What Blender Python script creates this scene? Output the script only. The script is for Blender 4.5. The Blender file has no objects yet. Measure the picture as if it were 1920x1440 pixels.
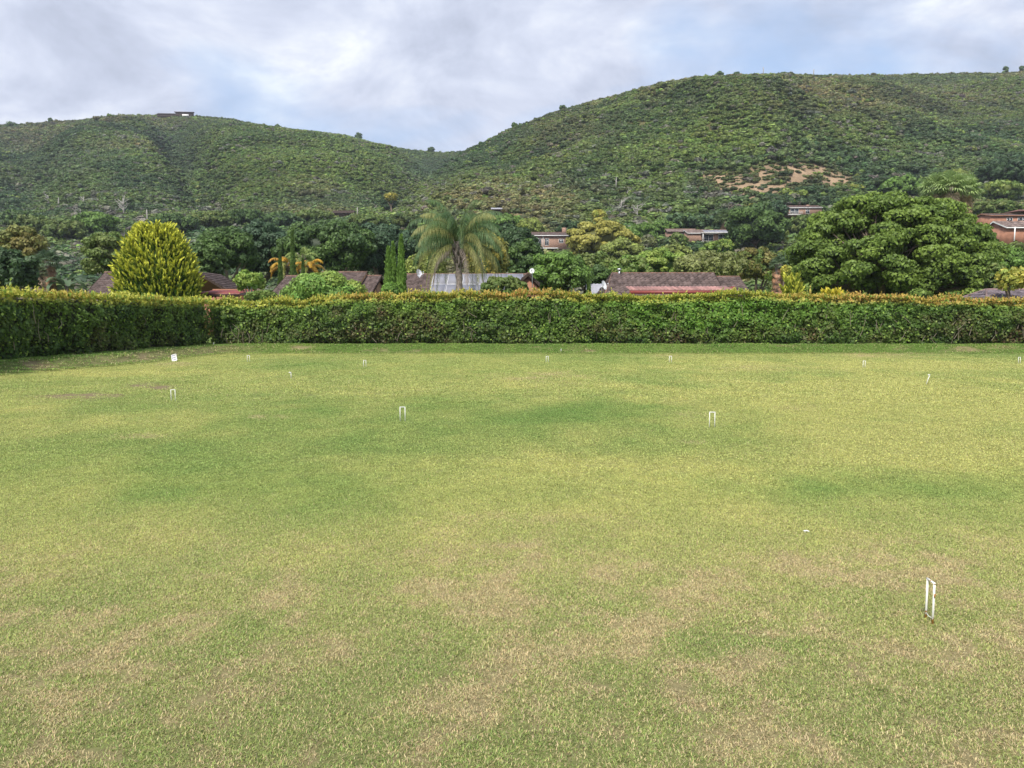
import bpy, math, random
import numpy as np
from math import radians as R, sin, cos, pi
from mathutils import Vector

# ------------------------------------------------------------------ camera, sky, sun, exposure
scn = bpy.context.scene
COL = scn.collection
CAMH = 2.2
PITCH = R(5.15)
FPX = 1443.0
cam_d = bpy.data.cameras.new('camera')
cam_d.sensor_width = 36; cam_d.lens = 36 * FPX / 1920
cam_d.clip_start = 0.05; cam_d.clip_end = 6000
cam = bpy.data.objects.new('camera', cam_d)
cam.location = (0, 0, CAMH); cam.rotation_euler = (pi / 2 - PITCH, 0, 0)
COL.objects.link(cam); scn.camera = cam

SUN_AZ = R(203)      # compass-like: 0 = +Y, clockwise
SUN_EL = R(50)
sun_dir = Vector((sin(SUN_AZ) * cos(SUN_EL), cos(SUN_AZ) * cos(SUN_EL), sin(SUN_EL)))

def build_world():
    w = bpy.data.worlds.new('World'); scn.world = w; w.use_nodes = True
    nt = w.node_tree; N = nt.nodes; L = nt.links; N.clear()
    def n(t, **k):
        q = N.new(t)
        for a, b in k.items(): setattr(q, a, b)
        return q
    def math_(op, a, b=None, clamp=False):
        q = n('ShaderNodeMath', operation=op); q.use_clamp = clamp
        for i, v in enumerate((a, b)):
            if v is None: continue
            if isinstance(v, (int, float)): q.inputs[i].default_value = v
            else: L.new(v, q.inputs[i])
        return q.outputs[0]
    sky = n('ShaderNodeTexSky', sky_type='NISHITA')
    sky.sun_disc = False; sky.sun_elevation = SUN_EL; sky.sun_rotation = SUN_AZ
    sky.air_density = 1.0; sky.dust_density = 1.2
    tc = n('ShaderNodeTexCoord'); sp = n('ShaderNodeSeparateXYZ')
    L.new(tc.outputs['Generated'], sp.inputs[0])
    den = math_('ADD', math_('MAXIMUM', sp.outputs[2], 0.0), 0.34)
    cx = math_('DIVIDE', sp.outputs[0], den); cy = math_('DIVIDE', sp.outputs[1], den)
    cb = n('ShaderNodeCombineXYZ'); L.new(cx, cb.inputs[0]); L.new(cy, cb.inputs[1])
    def noise(scale, detail, rough, off, dist=0.0, flip=1):
        mp = n('ShaderNodeMapping'); mp.inputs['Location'].default_value = off; mp.inputs['Scale'].default_value = (flip, 1, 1)
        L.new(cb.outputs[0], mp.inputs[0])
        q = n('ShaderNodeTexNoise'); q.inputs['Scale'].default_value = scale
        q.inputs['Detail'].default_value = detail; q.inputs['Roughness'].default_value = rough
        q.inputs['Distortion'].default_value = dist
        L.new(mp.outputs[0], q.inputs['Vector']); return q.outputs['Fac']
    def ramp(v, stops):
        q = n('ShaderNodeValToRGB'); L.new(v, q.inputs[0]); e = q.color_ramp.elements
        while len(e) < len(stops): e.new(0.5)
        for el, (p, c) in zip(e, stops): el.position = p; el.color = (*c, 1)
        return q.outputs[0]
    shade = noise(2.9, 10, 0.60, (1.2, 6.6, 0), 0.3, -1)
    # lumps: grey undersides to white edges
    ccol = ramp(shade, [(0.34, (3.1, 3.4, 4.25)), (0.44, (3.9, 4.25, 5.25)), (0.52, (4.75, 5.1, 6.1)), (0.585, (5.6, 5.9, 6.6)), (0.66, (7.2, 7.4, 7.6))])
    cover = noise(1.35, 6, 0.55, (7.25, 1.45, 0), 0.2)
    cfac = ramp(cover, [(0.36, (0.2,) * 3), (0.52, (1,) * 3)])
    skyb = n('ShaderNodeMix', data_type='RGBA', blend_type='MIX')
    skyb.inputs[0].default_value = 0.45
    L.new(sky.outputs[0], skyb.inputs[6]); skyb.inputs[7].default_value = (3.3, 4.9, 7.6, 1)
    mx = n('ShaderNodeMix', data_type='RGBA')
    L.new(cfac, mx.inputs[0]); L.new(skyb.outputs[2], mx.inputs[6]); L.new(ccol, mx.inputs[7])
    bg = n('ShaderNodeBackground'); bg.inputs[1].default_value = 0.1
    L.new(mx.outputs[2], bg.inputs[0])
    out = n('ShaderNodeOutputWorld'); L.new(bg.outputs[0], out.inputs[0])
build_world()

sl = bpy.data.lights.new('sun', 'SUN'); sl.energy = 3.2; sl.angle = R(8); sl.color = (1.0, 0.95, 0.87)
so = bpy.data.objects.new('sun', sl); COL.objects.link(so)
so.rotation_euler = (-sun_dir).to_track_quat('-Z', 'Y').to_euler()
scn.view_settings.view_transform = 'Standard'; scn.view_settings.look = 'None'
scn.view_settings.exposure = 0.68; scn.view_settings.gamma = 1
scn.cycles.max_bounces = 6; scn.cycles.diffuse_bounces = 3; scn.cycles.glossy_bounces = 2
scn.cycles.transmission_bounces = 3; scn.cycles.volume_bounces = 0

# ------------------------------------------------------------------ maths helpers
CP, SP = cos(PITCH), sin(PITCH)
def at_ratio(col, row):
    u = (np.asarray(col, float) - 960) / FPX; v = (720 - np.asarray(row, float)) / FPX
    d = CP + v * SP
    return u / d, (-SP + v * CP) / d
def P(col, row, Y):
    a, t = at_ratio(col, row); return float(a * Y), Y, float(CAMH + t * Y)
def project(x, y, z):
    dz = z - CAMH; dep = y * CP - dz * SP; dep = np.maximum(dep, 0.1)
    return 960 + FPX * x / dep, 720 - FPX * (y * SP + dz * CP) / dep

_rt = np.random.RandomState(7).rand(8, 256, 256)
def vnoise(x, y, s=0):
    T = _rt[s % 8]
    xi = np.floor(x).astype(int); yi = np.floor(y).astype(int)
    fx = x - xi; fy = y - yi; fx = fx * fx * (3 - 2 * fx); fy = fy * fy * (3 - 2 * fy)
    a = T[xi & 255, yi & 255]; b = T[(xi + 1) & 255, yi & 255]
    c = T[xi & 255, (yi + 1) & 255]; d = T[(xi + 1) & 255, (yi + 1) & 255]
    return (a * (1 - fx) + b * fx) * (1 - fy) + (c * (1 - fx) + d * fx) * fy
def fbm(x, y, o=4, s=0, g=0.5):
    r = 0; A = 1; tot = 0
    for i in range(o):
        r = r + A * vnoise(x * 2 ** i + 17.3 * i, y * 2 ** i - 9.1 * i, s + i); tot += A; A *= g
    return r / tot
def sstep(x, a, b):
    t = np.clip((x - a) / (b - a), 0, 1); return t * t * (3 - 2 * t)

# ------------------------------------------------------------------ ground shape
FOOT_Y = [-20, 0, 18, 27.4, 30.8, 34.2, 39, 42, 46]
FOOT_X = [-27, -23.6, -20.2, -18.2, -17.3, -16.4, -16.3, -15.9, -15.9]
HEDGE_L = [(-27.5, -12.0), (-19.25, 28.0), (-18.3, 36.0), (-17.45, 45.2)]

def tab(pts):
    c, r, d = zip(*pts); a, t = at_ratio(c, r); return a, t, np.array(d, float)
LA, LT, LD = tab([(-900, 300, 700), (-300, 255, 750), (0, 233, 800), (110, 226, 800), (250, 215, 820), (330, 212, 820), (420, 220, 820),
                  (520, 237, 840), (640, 252, 870), (700, 266, 890), (760, 278, 900), (830, 284, 900), (900, 281, 900), (1100, 290, 900), (3200, 290, 900)])
RA, RT, RD = tab([(560, 470, 300), (660, 425, 330), (740, 388, 380), (800, 338, 430), (870, 280, 500), (960, 239, 540), (1050, 204, 560), (1150, 181, 590),
                  (1250, 153, 620), (1330, 143, 640), (1420, 139, 660), (1600, 139, 690), (1750, 137, 710), (1920, 133, 730), (2400, 150, 740), (3200, 200, 740)])
def ground_near(x, y):
    d1 = (y - 42.8) / 1.7
    xf = np.interp(y, FOOT_Y, FOOT_X)
    wid = np.interp(y, [20, 30, 38, 46], [1.3, 1.5, 1.5, 1.3])
    d2 = (xf - x) / wid
    e1 = np.clip(d1, 0, 1.2); e2 = np.clip(d2, 0, 1.2)
    h = np.clip(np.sqrt(e1 * e1 + e2 * e2), 0, 1)
    bank = 0.5 * (h * h * (3 - 2 * h)) + 0.05 * (h > 0) * (fbm(x * 0.9, y * 0.9, 3, 2) - .5) * sstep(h, 0, .3)
    return bank
def ground(x, y):
    x = np.asarray(x, float); y = np.asarray(y, float)
    near = ground_near(x, y)
    base = np.interp(y, [0, 95, 120, 150, 200, 250, 300, 350, 420, 3000], [0, 0, 1.6, 6, 14.5, 24, 34, 45, 56, 260])
    yy = np.maximum(y, 1.0); a = x / yy
    n1 = fbm(x / 150, y / 150, 4, 1) - .5; n2 = fbm(x / 40, y / 40, 3, 4) - .5
    rt = 9.5 * sstep(a, .50, .64) * sstep(y, 85, 140) * (1 - sstep(y, 250, 380)); z = near + base + rt + np.where(y > 110, 5.0 * (fbm(x / 45, y / 45, 3, 3) - .5) * sstep(y, 110, 200), 0)
    # far left hill
    tc = np.interp(a, LA, LT); yc = np.interp(a, LA, LD); zc = CAMH + tc * yc - 2.2
    s = (y - 340) / (yc - 340); sc = np.clip(s, 0, 1); w = 4 * sc * (1 - sc)
    cup = np.exp(-((a - at_ratio(820, 300)[0]) / 0.07) ** 2)
    f = sc * (1.1 - 0.1 * sc); f = f * (1 - cup) + cup * sc ** 1.45
    zb = 43.0
    gul = np.exp(-((a - at_ratio(345, 300)[0] + 0.05 * (sc - .5)) / 0.035) ** 2) + .6 * np.exp(-((a - at_ratio(60, 300)[0]) / 0.05) ** 2)
    zl = zb + (zc - zb) * f + w * (60 * n1 + 11 * n2 - 30 * gul)
    zl = np.where(s > 0, np.minimum(zl, CAMH + tc * y - 2.2), zl)
    zl = np.where(s > 1, zc - (y - yc) * 0.25, zl); zl = np.where(s < 0, -50, zl)
    # nearer right hill
    tc = np.interp(a, RA, RT); yc = np.interp(a, RA, RD); zc = CAMH + tc * yc - 2.2
    s = (y - 280) / (yc - 280); sc = np.clip(s, 0, 1); w = 4 * sc * (1 - sc)
    f = sc * (1.25 - 0.25 * sc)
    knoll = np.exp(-((a - at_ratio(1440, 300)[0]) / 0.10) ** 2 - ((sc - .30) / .16) ** 2)
    spur = np.exp(-((a - at_ratio(1250, 300)[0] - .25 * (0.7 - sc)) / 0.05) ** 2)
    zr = 30 + (zc - 30) * f + w * (50 * n1 + 10 * n2 + 16 * spur) + 9 * knoll
    zr = np.where(s > 0, np.minimum(zr, CAMH + tc * y - 2.2), zr)
    zr = np.where(s > 1, zc - (y - yc) * 0.4, zr); zr = np.where(s < 0, -50, zr)
    return np.maximum(np.maximum(z, zl), zr)
def gz(x, y): return float(ground(np.array([x]), np.array([y]))[0])

# ------------------------------------------------------------------ mesh helpers
def fast_mesh(name, verts, quads=None, tris=None, cols=None, smooth=False):
    me = bpy.data.meshes.new(name)
    verts = np.asarray(verts, np.float32).reshape(-1, 3)
    q = np.zeros((0, 4), np.int32) if quads is None or len(quads) == 0 else np.asarray(quads, np.int32).reshape(-1, 4)
    t = np.zeros((0, 3), np.int32) if tris is None or len(tris) == 0 else np.asarray(tris, np.int32).reshape(-1, 3)
    me.vertices.add(len(verts)); me.vertices.foreach_set('co', verts.ravel())
    loops = np.concatenate([q.ravel(), t.ravel()])
    me.loops.add(len(loops)); me.loops.foreach_set('vertex_index', loops)
    st = np.concatenate([np.arange(len(q)) * 4, len(q) * 4 + np.arange(len(t)) * 3]).astype(np.int32)
    me.polygons.add(len(st)); me.polygons.foreach_set('loop_start', st)
    if smooth: me.polygons.foreach_set('use_smooth', np.ones(len(st), bool))
    if cols is not None:
        at = me.color_attributes.new('Col', 'FLOAT_COLOR', 'POINT')
        c = np.ones((len(verts), 4), np.float32); c[:, :3] = cols
        at.data.foreach_set('color', c.ravel())
    me.update(calc_edges=True); me.validate()
    return me
def link(name, me, mat=None, parent=None, loc=None):
    o = bpy.data.objects.new(name, me); COL.objects.link(o)
    if mat is not None and me is not None: me.materials.append(mat)
    if parent is not None: o.parent = parent
    if loc is not None: o.location = loc
    return o
def tag(o, label, cat, group=None, kind=None):
    if label: o['label'] = label
    if cat: o['category'] = cat
    if group: o['group'] = group
    if kind: o['kind'] = kind
    return o
def thing(name, label, cat, loc=(0, 0, 0), rz=0.0, group=None):
    o = bpy.data.objects.new(name, None); o.empty_display_size = 0.2
    COL.objects.link(o); o.location = loc; o.rotation_euler = (0, 0, rz)
    return tag(o, label, cat, group)

class MB:
    """collects simple solids into one mesh"""
    def __init__(s): s.v = []; s.q = []; s.t = []; s.c = []; s.n = 0
    def add(s, v, q=(), t=(), col=None):
        v = np.asarray(v, float).reshape(-1, 3)
        if len(q): s.q.append(np.asarray(q, int).reshape(-1, 4) + s.n)
        if len(t): s.t.append(np.asarray(t, int).reshape(-1, 3) + s.n)
        s.v.append(v)
        c = np.ones((len(v), 3)) if col is None else np.broadcast_to(np.asarray(col, float), (len(v), 3))
        s.c.append(c); s.n += len(v)
    def box(s, x0, x1, y0, y1, z0, z1, col=None):
        v = [(x, y, z) for z in (z0, z1) for y in (y0, y1) for x in (x0, x1)]
        s.add(v, [(0, 2, 3, 1), (4, 5, 7, 6), (0, 1, 5, 4), (2, 6, 7, 3), (0, 4, 6, 2), (1, 3, 7, 5)], col=col)
    def tube(s, pts, rad, n=8, col=None, cap=True):
        pts = np.asarray(pts, float); m = len(pts)
        rad = np.full(m, rad) if np.isscalar(rad) else np.asarray(rad, float)
        tan = np.gradient(pts, axis=0); tan /= np.linalg.norm(tan, axis=1)[:, None] + 1e-9
        up = np.array([0.0, 0, 1.0]) if abs(tan[0, 2]) < .9 else np.array([1.0, 0, 0])
        vs = []
        for p, t, r in zip(pts, tan, rad):
            a = np.cross(t, up); a /= np.linalg.norm(a) + 1e-9; b = np.cross(t, a); up = np.cross(a, t) if False else up
            th = np.arange(n) * 2 * pi / n
            vs.append(p + r * (np.cos(th)[:, None] * a + np.sin(th)[:, None] * b))
        v = np.concatenate(vs); q = []
        for i in range(m - 1):
            for j in range(n):
                k = (j + 1) % n; q.append((i * n + j, i * n + k, (i + 1) * n + k, (i + 1) * n + j))
        t = []
        if cap:
            v = np.concatenate([v, pts[:1], pts[-1:]])
            for j in range(n):
                k = (j + 1) % n; t += [(m * n, k, j), (m * n + 1, (m - 1) * n + j, (m - 1) * n + k)]
        s.add(v, q, t, col)
    def poly(s, pts, col=None):
        n = len(pts)
        if n == 4: s.add(pts, [(0, 1, 2, 3)], col=col)
        else: s.add(pts, t=[(0, i, i + 1) for i in range(1, n - 1)], col=col)
    def mesh(s, name, smooth=False):
        return fast_mesh(name, np.concatenate(s.v), np.concatenate(s.q) if s.q else None,
                         np.concatenate(s.t) if s.t else None, np.concatenate(s.c), smooth)
    def build(s, name, mat, parent=None, smooth=False, loc=None):
        return link(name, s.mesh(name, smooth), mat, parent, loc)

def unit(v): return v / (np.linalg.norm(v, axis=-1, keepdims=True) + 1e-9)
def leaves(c, n, size, rng, elong=1.6, axis=None):
    """folded diamond leaf clumps at centres c, facing n"""
    N = len(c); r = unit(rng.normal(size=(N, 3))) if axis is None else axis
    a = unit(np.cross(n, r)); b = unit(np.cross(n, a))
    if axis is not None: a, b = unit(r), unit(np.cross(n, r))
    size = np.broadcast_to(np.asarray(size, float), (N,))[:, None]
    l = a * size * elong * .5; w = b * size * .5
    v = np.stack([c - l, c - w * .9 + n * size * .12, c + l, c + w], 1).reshape(-1, 3)
    q = np.arange(N * 4).reshape(N, 4)
    return v, q
ICO = None
def ico():
    global ICO
    if ICO is None:
        import bmesh
        bm = bmesh.new(); bmesh.ops.create_icosphere(bm, subdivisions=2, radius=1)
        ICO = (np.array([v.co[:] for v in bm.verts]), np.array([[v.index for v in f.verts] for f in bm.faces])); bm.free()
    return ICO

# ------------------------------------------------------------------ materials
MAT = {}
def newmat(name):
    m = bpy.data.materials.new(name); m.use_nodes = True; m.node_tree.nodes.clear()
    MAT[name] = m; return m, m.node_tree.nodes, m.node_tree.links
def mat_simple(name, color, rough=0.7, noise=0.15, nscale=8.0, bump=0.0, spec=0.3, vcol=False, metallic=0.0, c2=None):
    m, N, L = newmat(name)
    b = N.new('ShaderNodeBsdfPrincipled'); o = N.new('ShaderNodeOutputMaterial'); L.new(b.outputs[0], o.inputs[0])
    b.inputs['Roughness'].default_value = rough; b.inputs['Specular IOR Level'].default_value = spec
    b.inputs['Metallic'].default_value = metallic
    tc = N.new('ShaderNodeTexCoord'); nz = N.new('ShaderNodeTexNoise')
    nz.inputs['Scale'].default_value = nscale; nz.inputs['Detail'].default_value = 6
    L.new(tc.outputs['Object'], nz.inputs['Vector'])
    mix = N.new('ShaderNodeMix'); mix.data_type = 'RGBA'
    lo = tuple(max(0, c * (1 - noise * 2)) for c in color); hi = tuple(min(1, c * (1 + noise * 2)) for c in color)
    if c2: lo, hi = color, c2
    mix.inputs[6].default_value = (*lo, 1); mix.inputs[7].default_value = (*hi, 1)
    rp = N.new('ShaderNodeMapRange'); rp.inputs[1].default_value = .3; rp.inputs[2].default_value = .7
    L.new(nz.outputs['Fac'], rp.inputs[0]); L.new(rp.outputs[0], mix.inputs[0])
    src = mix.outputs[2]
    if vcol:
        at = N.new('ShaderNodeAttribute'); at.attribute_name = 'Col'
        mu = N.new('ShaderNodeMix'); mu.data_type = 'RGBA'; mu.blend_type = 'MULTIPLY'; mu.inputs[0].default_value = 1
        L.new(src, mu.inputs[6]); L.new(at.outputs['Color'], mu.inputs[7]); src = mu.outputs[2]
    L.new(src, b.inputs['Base Color'])
    if bump:
        bp = N.new('ShaderNodeBump'); bp.inputs['Strength'].default_value = bump; bp.inputs['Distance'].default_value = .02
        L.new(nz.outputs['Fac'], bp.inputs['Height']); L.new(bp.outputs[0], b.inputs['Normal'])
    return m
def mat_leaf(name, inst=False, transl=0.3, rough=0.55, spec=0.35, blade=False):
    m, N, L = newmat(name)
    b = N.new('ShaderNodeBsdfPrincipled'); o = N.new('ShaderNodeOutputMaterial')
    b.inputs['Roughness'].default_value = rough; b.inputs['Specular IOR Level'].default_value = spec
    at = N.new('ShaderNodeAttribute'); at.attribute_name = 'Col'
    src = at.outputs['Color']
    if inst:
        ti = N.new('ShaderNodeAttribute'); ti.attribute_type = 'INSTANCER'; ti.attribute_name = 'tint'
        tint = ti.outputs['Color']
        if blade:
            dr = N.new('ShaderNodeAttribute'); dr.attribute_type = 'INSTANCER'; dr.attribute_name = 'dry'
            rr = N.new('ShaderNodeAttribute'); rr.attribute_name = 'rnd'
            lt = N.new('ShaderNodeMath'); lt.operation = 'LESS_THAN'
            L.new(rr.outputs['Fac'], lt.inputs[0]); L.new(dr.outputs['Fac'], lt.inputs[1])
            ms = N.new('ShaderNodeMix'); ms.data_type = 'RGBA'
            L.new(lt.outputs[0], ms.inputs[0]); L.new(tint, ms.inputs[6]); ms.inputs[7].default_value = (0.58, 0.49, 0.265, 1)
            tint = ms.outputs[2]
        mu = N.new('ShaderNodeMix'); mu.data_type = 'RGBA'; mu.blend_type = 'MULTIPLY'; mu.inputs[0].default_value = 1
        L.new(src, mu.inputs[6]); L.new(tint, mu.inputs[7]); src = mu.outputs[2]
    L.new(src, b.inputs['Base Color'])
    if transl > 0:
        tr = N.new('ShaderNodeBsdfTranslucent'); mx = N.new('ShaderNodeMixShader'); mx.inputs[0].default_value = transl
        L.new(src, tr.inputs[0]); L.new(b.outputs[0], mx.inputs[1]); L.new(tr.outputs[0], mx.inputs[2]); L.new(mx.outputs[0], o.inputs[0])
    else: L.new(b.outputs[0], o.inputs[0])
    return m
def mat_ground(name, s1, s2, bump=0.6, dist=0.02):
    m, N, L = newmat(name)
    b = N.new('ShaderNodeBsdfPrincipled'); o = N.new('ShaderNodeOutputMaterial'); L.new(b.outputs[0], o.inputs[0])
    b.inputs['Roughness'].default_value = 0.95; b.inputs['Specular IOR Level'].default_value = 0.1
    at = N.new('ShaderNodeAttribute'); at.attribute_name = 'Col'
    ge = N.new('ShaderNodeNewGeometry'); nz = N.new('ShaderNodeTexNoise'); nz.inputs['Scale'].default_value = s1
    nz.inputs['Detail'].default_value = 8; nz.inputs['Roughness'].default_value = .7
    L.new(ge.outputs['Position'], nz.inputs['Vector'])
    n2 = N.new('ShaderNodeTexNoise'); n2.inputs['Scale'].default_value = s2; n2.inputs['Detail'].default_value = 3
    L.new(ge.outputs['Position'], n2.inputs['Vector'])
    ad = N.new('ShaderNodeMath'); ad.operation = 'ADD'; L.new(nz.outputs['Fac'], ad.inputs[0]); L.new(n2.outputs['Fac'], ad.inputs[1])
    mr = N.new('ShaderNodeMapRange'); mr.inputs[1].default_value = .7; mr.inputs[2].default_value = 1.3
    mr.inputs[3].default_value = .62; mr.inputs[4].default_value = 1.38
    L.new(ad.outputs[0], mr.inputs[0])
    mu = N.new('ShaderNodeVectorMath'); mu.operation = 'SCALE'
    L.new(at.outputs['Color'], mu.inputs[0]); L.new(mr.outputs[0], mu.inputs['Scale']); L.new(mu.outputs[0], b.inputs['Base Color'])
    bp = N.new('ShaderNodeBump'); bp.inputs['Strength'].default_value = bump; bp.inputs['Distance'].default_value = dist
    L.new(nz.outputs['Fac'], bp.inputs['Height']); L.new(bp.outputs[0], b.inputs['Normal'])
    return m
mat_leaf('foliage'); mat_leaf('shrub_foliage', inst=True, transl=0.2); mat_leaf('grass_blade', inst=True, transl=0.35, rough=.6, spec=.25, blade=True)
mat_leaf('conifer_foliage', transl=0.15, rough=.7, spec=.2)
mat_ground('turf', 18, 140); mat_ground('hill_soil', .35, 2.5, .8, .6)
mat_simple('bark', (0.16, 0.125, 0.095), .9, .25, 6, .5, .1)
mat_simple('pale_bark', (0.33, 0.31, 0.28), .9, .2, 5, .3, .1)
mat_simple('palm_trunk', (0.21, 0.175, 0.15), .9, .3, 5, .6, .1)
mat_simple('roof_tile', (0.112, 0.083, 0.076), .85, .22, 2.2, 0, .2, vcol=True)
mat_simple('old_tile', (0.19, 0.145, 0.13), .9, .25, 1.5, 0, .2, vcol=True)
mat_simple('red_metal', (0.22, 0.05, 0.042), .5, .1, 3, 0, .4, vcol=True)
mat_simple('pink_metal', (0.30, 0.155, 0.135), .55, .12, 2, 0, .4, vcol=True)
mat_simple('terracotta_wall', (0.35, 0.175, 0.115), .9, .1, 1.2, .1, .15)
mat_simple('tan_wall', (0.46, 0.29, 0.17), .9, .1, 1.2, .1, .15)
mat_simple('brick_wall', (0.30, 0.19, 0.14), .9, .2, 4, .2, .15)
mat_simple('white_paint', (0.78, 0.77, 0.74), .5, .05, 3, 0, .4)
mat_simple('white_dish', (0.75, 0.75, 0.76), .4, .03, 3, 0, .4)
mat_simple('dark_timber', (0.055, 0.038, 0.03), .8, .2, 5, 0, .2)
mat_simple('dark_glass', (0.03, 0.04, 0.05), .12, .1, 2, 0, .6)
mat_simple('purple_roof', (0.15, 0.125, 0.14), .8, .15, 2, 0, .2, vcol=True)
mat_simple('steel', (0.55, 0.56, 0.58), .35, .05, 3, 0, .5, metallic=.8)
mat_simple('grey_roof', (0.32, 0.32, 0.36), .7, .1, 2, 0, .3)
mat_simple('solar_glass', (0.23, 0.23, 0.26), .6, .08, .8, 0, .3)
mat_simple('solar_frame', (0.58, 0.58, 0.60), .4, .03, 3, 0, .5)
mat_simple('rust', (0.36, 0.15, 0.04), .9, .3, 60, .2, .1)
mat_simple('blue_ink', (0.05, 0.08, 0.24), .7, .1, 30, 0, .2)
mat_simple('sandstone', (0.50, 0.34, 0.22), .95, .2, .3, .6, .1)
mat_simple('rock', (0.30, 0.28, 0.27), .95, .25, .6, .6, .1)
def mat_hoop():
    m, N, L = newmat('worn_white_enamel')
    b = N.new('ShaderNodeBsdfPrincipled'); o = N.new('ShaderNodeOutputMaterial'); L.new(b.outputs[0], o.inputs[0])
    b.inputs['Roughness'].default_value = .5
    tc = N.new('ShaderNodeTexCoord'); sp = N.new('ShaderNodeSeparateXYZ'); L.new(tc.outputs['Object'], sp.inputs[0])
    nz = N.new('ShaderNodeTexNoise'); nz.inputs['Scale'].default_value = 45; nz.inputs['Detail'].default_value = 5
    L.new(tc.outputs['Object'], nz.inputs['Vector'])
    # rust near the ground line and on the crown of the hoop
    lo = N.new('ShaderNodeMapRange'); lo.inputs[1].default_value = .075; lo.inputs[2].default_value = .03; L.new(sp.outputs[2], lo.inputs[0])
    hi = N.new('ShaderNodeMapRange'); hi.inputs[1].default_value = .27; hi.inputs[2].default_value = .31; hi.inputs[4].default_value = .55; L.new(sp.outputs[2], hi.inputs[0])
    a = N.new('ShaderNodeMath'); a.operation = 'ADD'; L.new(lo.outputs[0], a.inputs[0]); L.new(hi.outputs[0], a.inputs[1])
    c = N.new('ShaderNodeMath'); c.operation = 'MULTIPLY_ADD'; L.new(a.outputs[0], c.inputs[0]); c.inputs[1].default_value = .34; L.new(nz.outputs['Fac'], c.inputs[2])
    r = N.new('ShaderNodeMapRange'); r.inputs[1].default_value = .66; r.inputs[2].default_value = .74; L.new(c.outputs[0], r.inputs[0])
    mx = N.new('ShaderNodeMix'); mx.data_type = 'RGBA'; L.new(r.outputs[0], mx.inputs[0])
    mx.inputs[6].default_value = (.80, .79, .74, 1); mx.inputs[7].default_value = (.42, .20, .05, 1)
    L.new(mx.outputs[2], b.inputs['Base Color'])
mat_hoop()
M = MAT

# ------------------------------------------------------------------ lawn, bank and hillside sheets
GREEN = np.array([0.180, 0.27, 0.070]); YEL = np.array([0.40, 0.405, 0.135]); STRAW = np.array([0.56, 0.45, 0.24]); BROWN = np.array([0.19, 0.15, 0.085])
BL_GREEN = [(950, 790, 420, 38, .55), (600, 830, 260, 30, .35), (1090, 775, 120, 20, .3), (330, 880, 320, 45, .6), (1560, 915, 190, 24, .75), (460, 1085, 90, 22, .7),
            (1800, 905, 160, 30, .45), (480, 1160, 70, 20, .5), (390, 1215, 90, 25, .35), (1430, 1215, 140, 22, .45), (150, 1390, 200, 50, .5), (620, 1400, 200, 40, .3),
            (1050, 1385, 160, 50, .35), (600, 930, 300, 40, .3), (1300, 1290, 120, 30, .3), (1250, 840, 100, 15, .3), (850, 690, 350, 10, .25), (1150, 680, 200, 10, .25), (1850, 980, 80, 30, .4)]
BL_YEL = [(1650, 686, 280, 10, .8), (1500, 735, 500, 25, .6), (250, 700, 200, 10, .45), (120, 800, 250, 30, .5), (1050, 865, 260, 25, .55), (1750, 790, 250, 35, .5), (560, 730, 250, 12, .3), (1700, 850, 250, 25, .4), (150, 1040, 250, 60, .3)]
BL_DRY = [(1620, 1050, 120, 42, .62), (1740, 1075, 110, 40, .3), (1350, 1095, 90, 22, .4), (1180, 1150, 240, 45, .32), (1270, 1200, 110, 18, .45), (1000, 1040, 260, 26, .3), (330, 1180, 110, 14, .55),
          (240, 1210, 90, 22, .5), (75, 1170, 70, 20, .5), (200, 1255, 60, 16, .4), (110, 1300, 75, 22, .6), (400, 1310, 100, 20, .3), (1500, 1385, 190, 40, .45), (1600, 1300, 220, 40, .32), (1850, 1120, 120, 40, .35),
          (860, 1320, 140, 40, .25), (1060, 1240, 120, 30, .25), (490, 783, 45, 5, .5), (255, 820, 42, 5, .55), (1295, 778, 36, 5, .55), (1290, 829, 22, 4, .5), (1212, 804, 16, 3, .4), (1030, 706, 75, 9, .4),
          (1660, 667, 90, 4, .55), (1250, 668, 60, 4, .3), (330, 683, 45, 4, .5), (540, 1110, 120, 20, .3), (1500, 765, 50, 4, .25), (930, 975, 220, 15, .22), (1400, 690, 100, 5, .25), (960, 1180, 500, 120, .16), (1690, 1210, 200, 40, .2), (1840, 1400, 140, 40, .3)]
BL_BARE = [(125, 744, 66, 5.5, 1.6), (200, 741, 40, 3.5, 1.2), (268, 722, 36, 4, 1.5), (305, 727, 28, 3.6, 1.3), (590, 1292, 18, 9, .5), (475, 1428, 22, 8, .6), (1370, 1105, 14, 10, .4), (1560, 1265, 40, 16, .35), (1330, 1205, 60, 6, .4), (1640, 1090, 60, 14, .3)]
def blobs(c, r, lst, wx, wy):
    o = np.zeros_like(c)
    for (bc, br, rx, ry, s) in lst:
        wa = .35 if ry < 6 else 1.0; q = ((c + wa * wx * rx * .9 - bc) / rx) ** 2 + ((r + wa * wy * ry * 1.2 - br) / ry) ** 2
        o = o + s * np.exp(-q ** 1.0)
    return o
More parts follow.
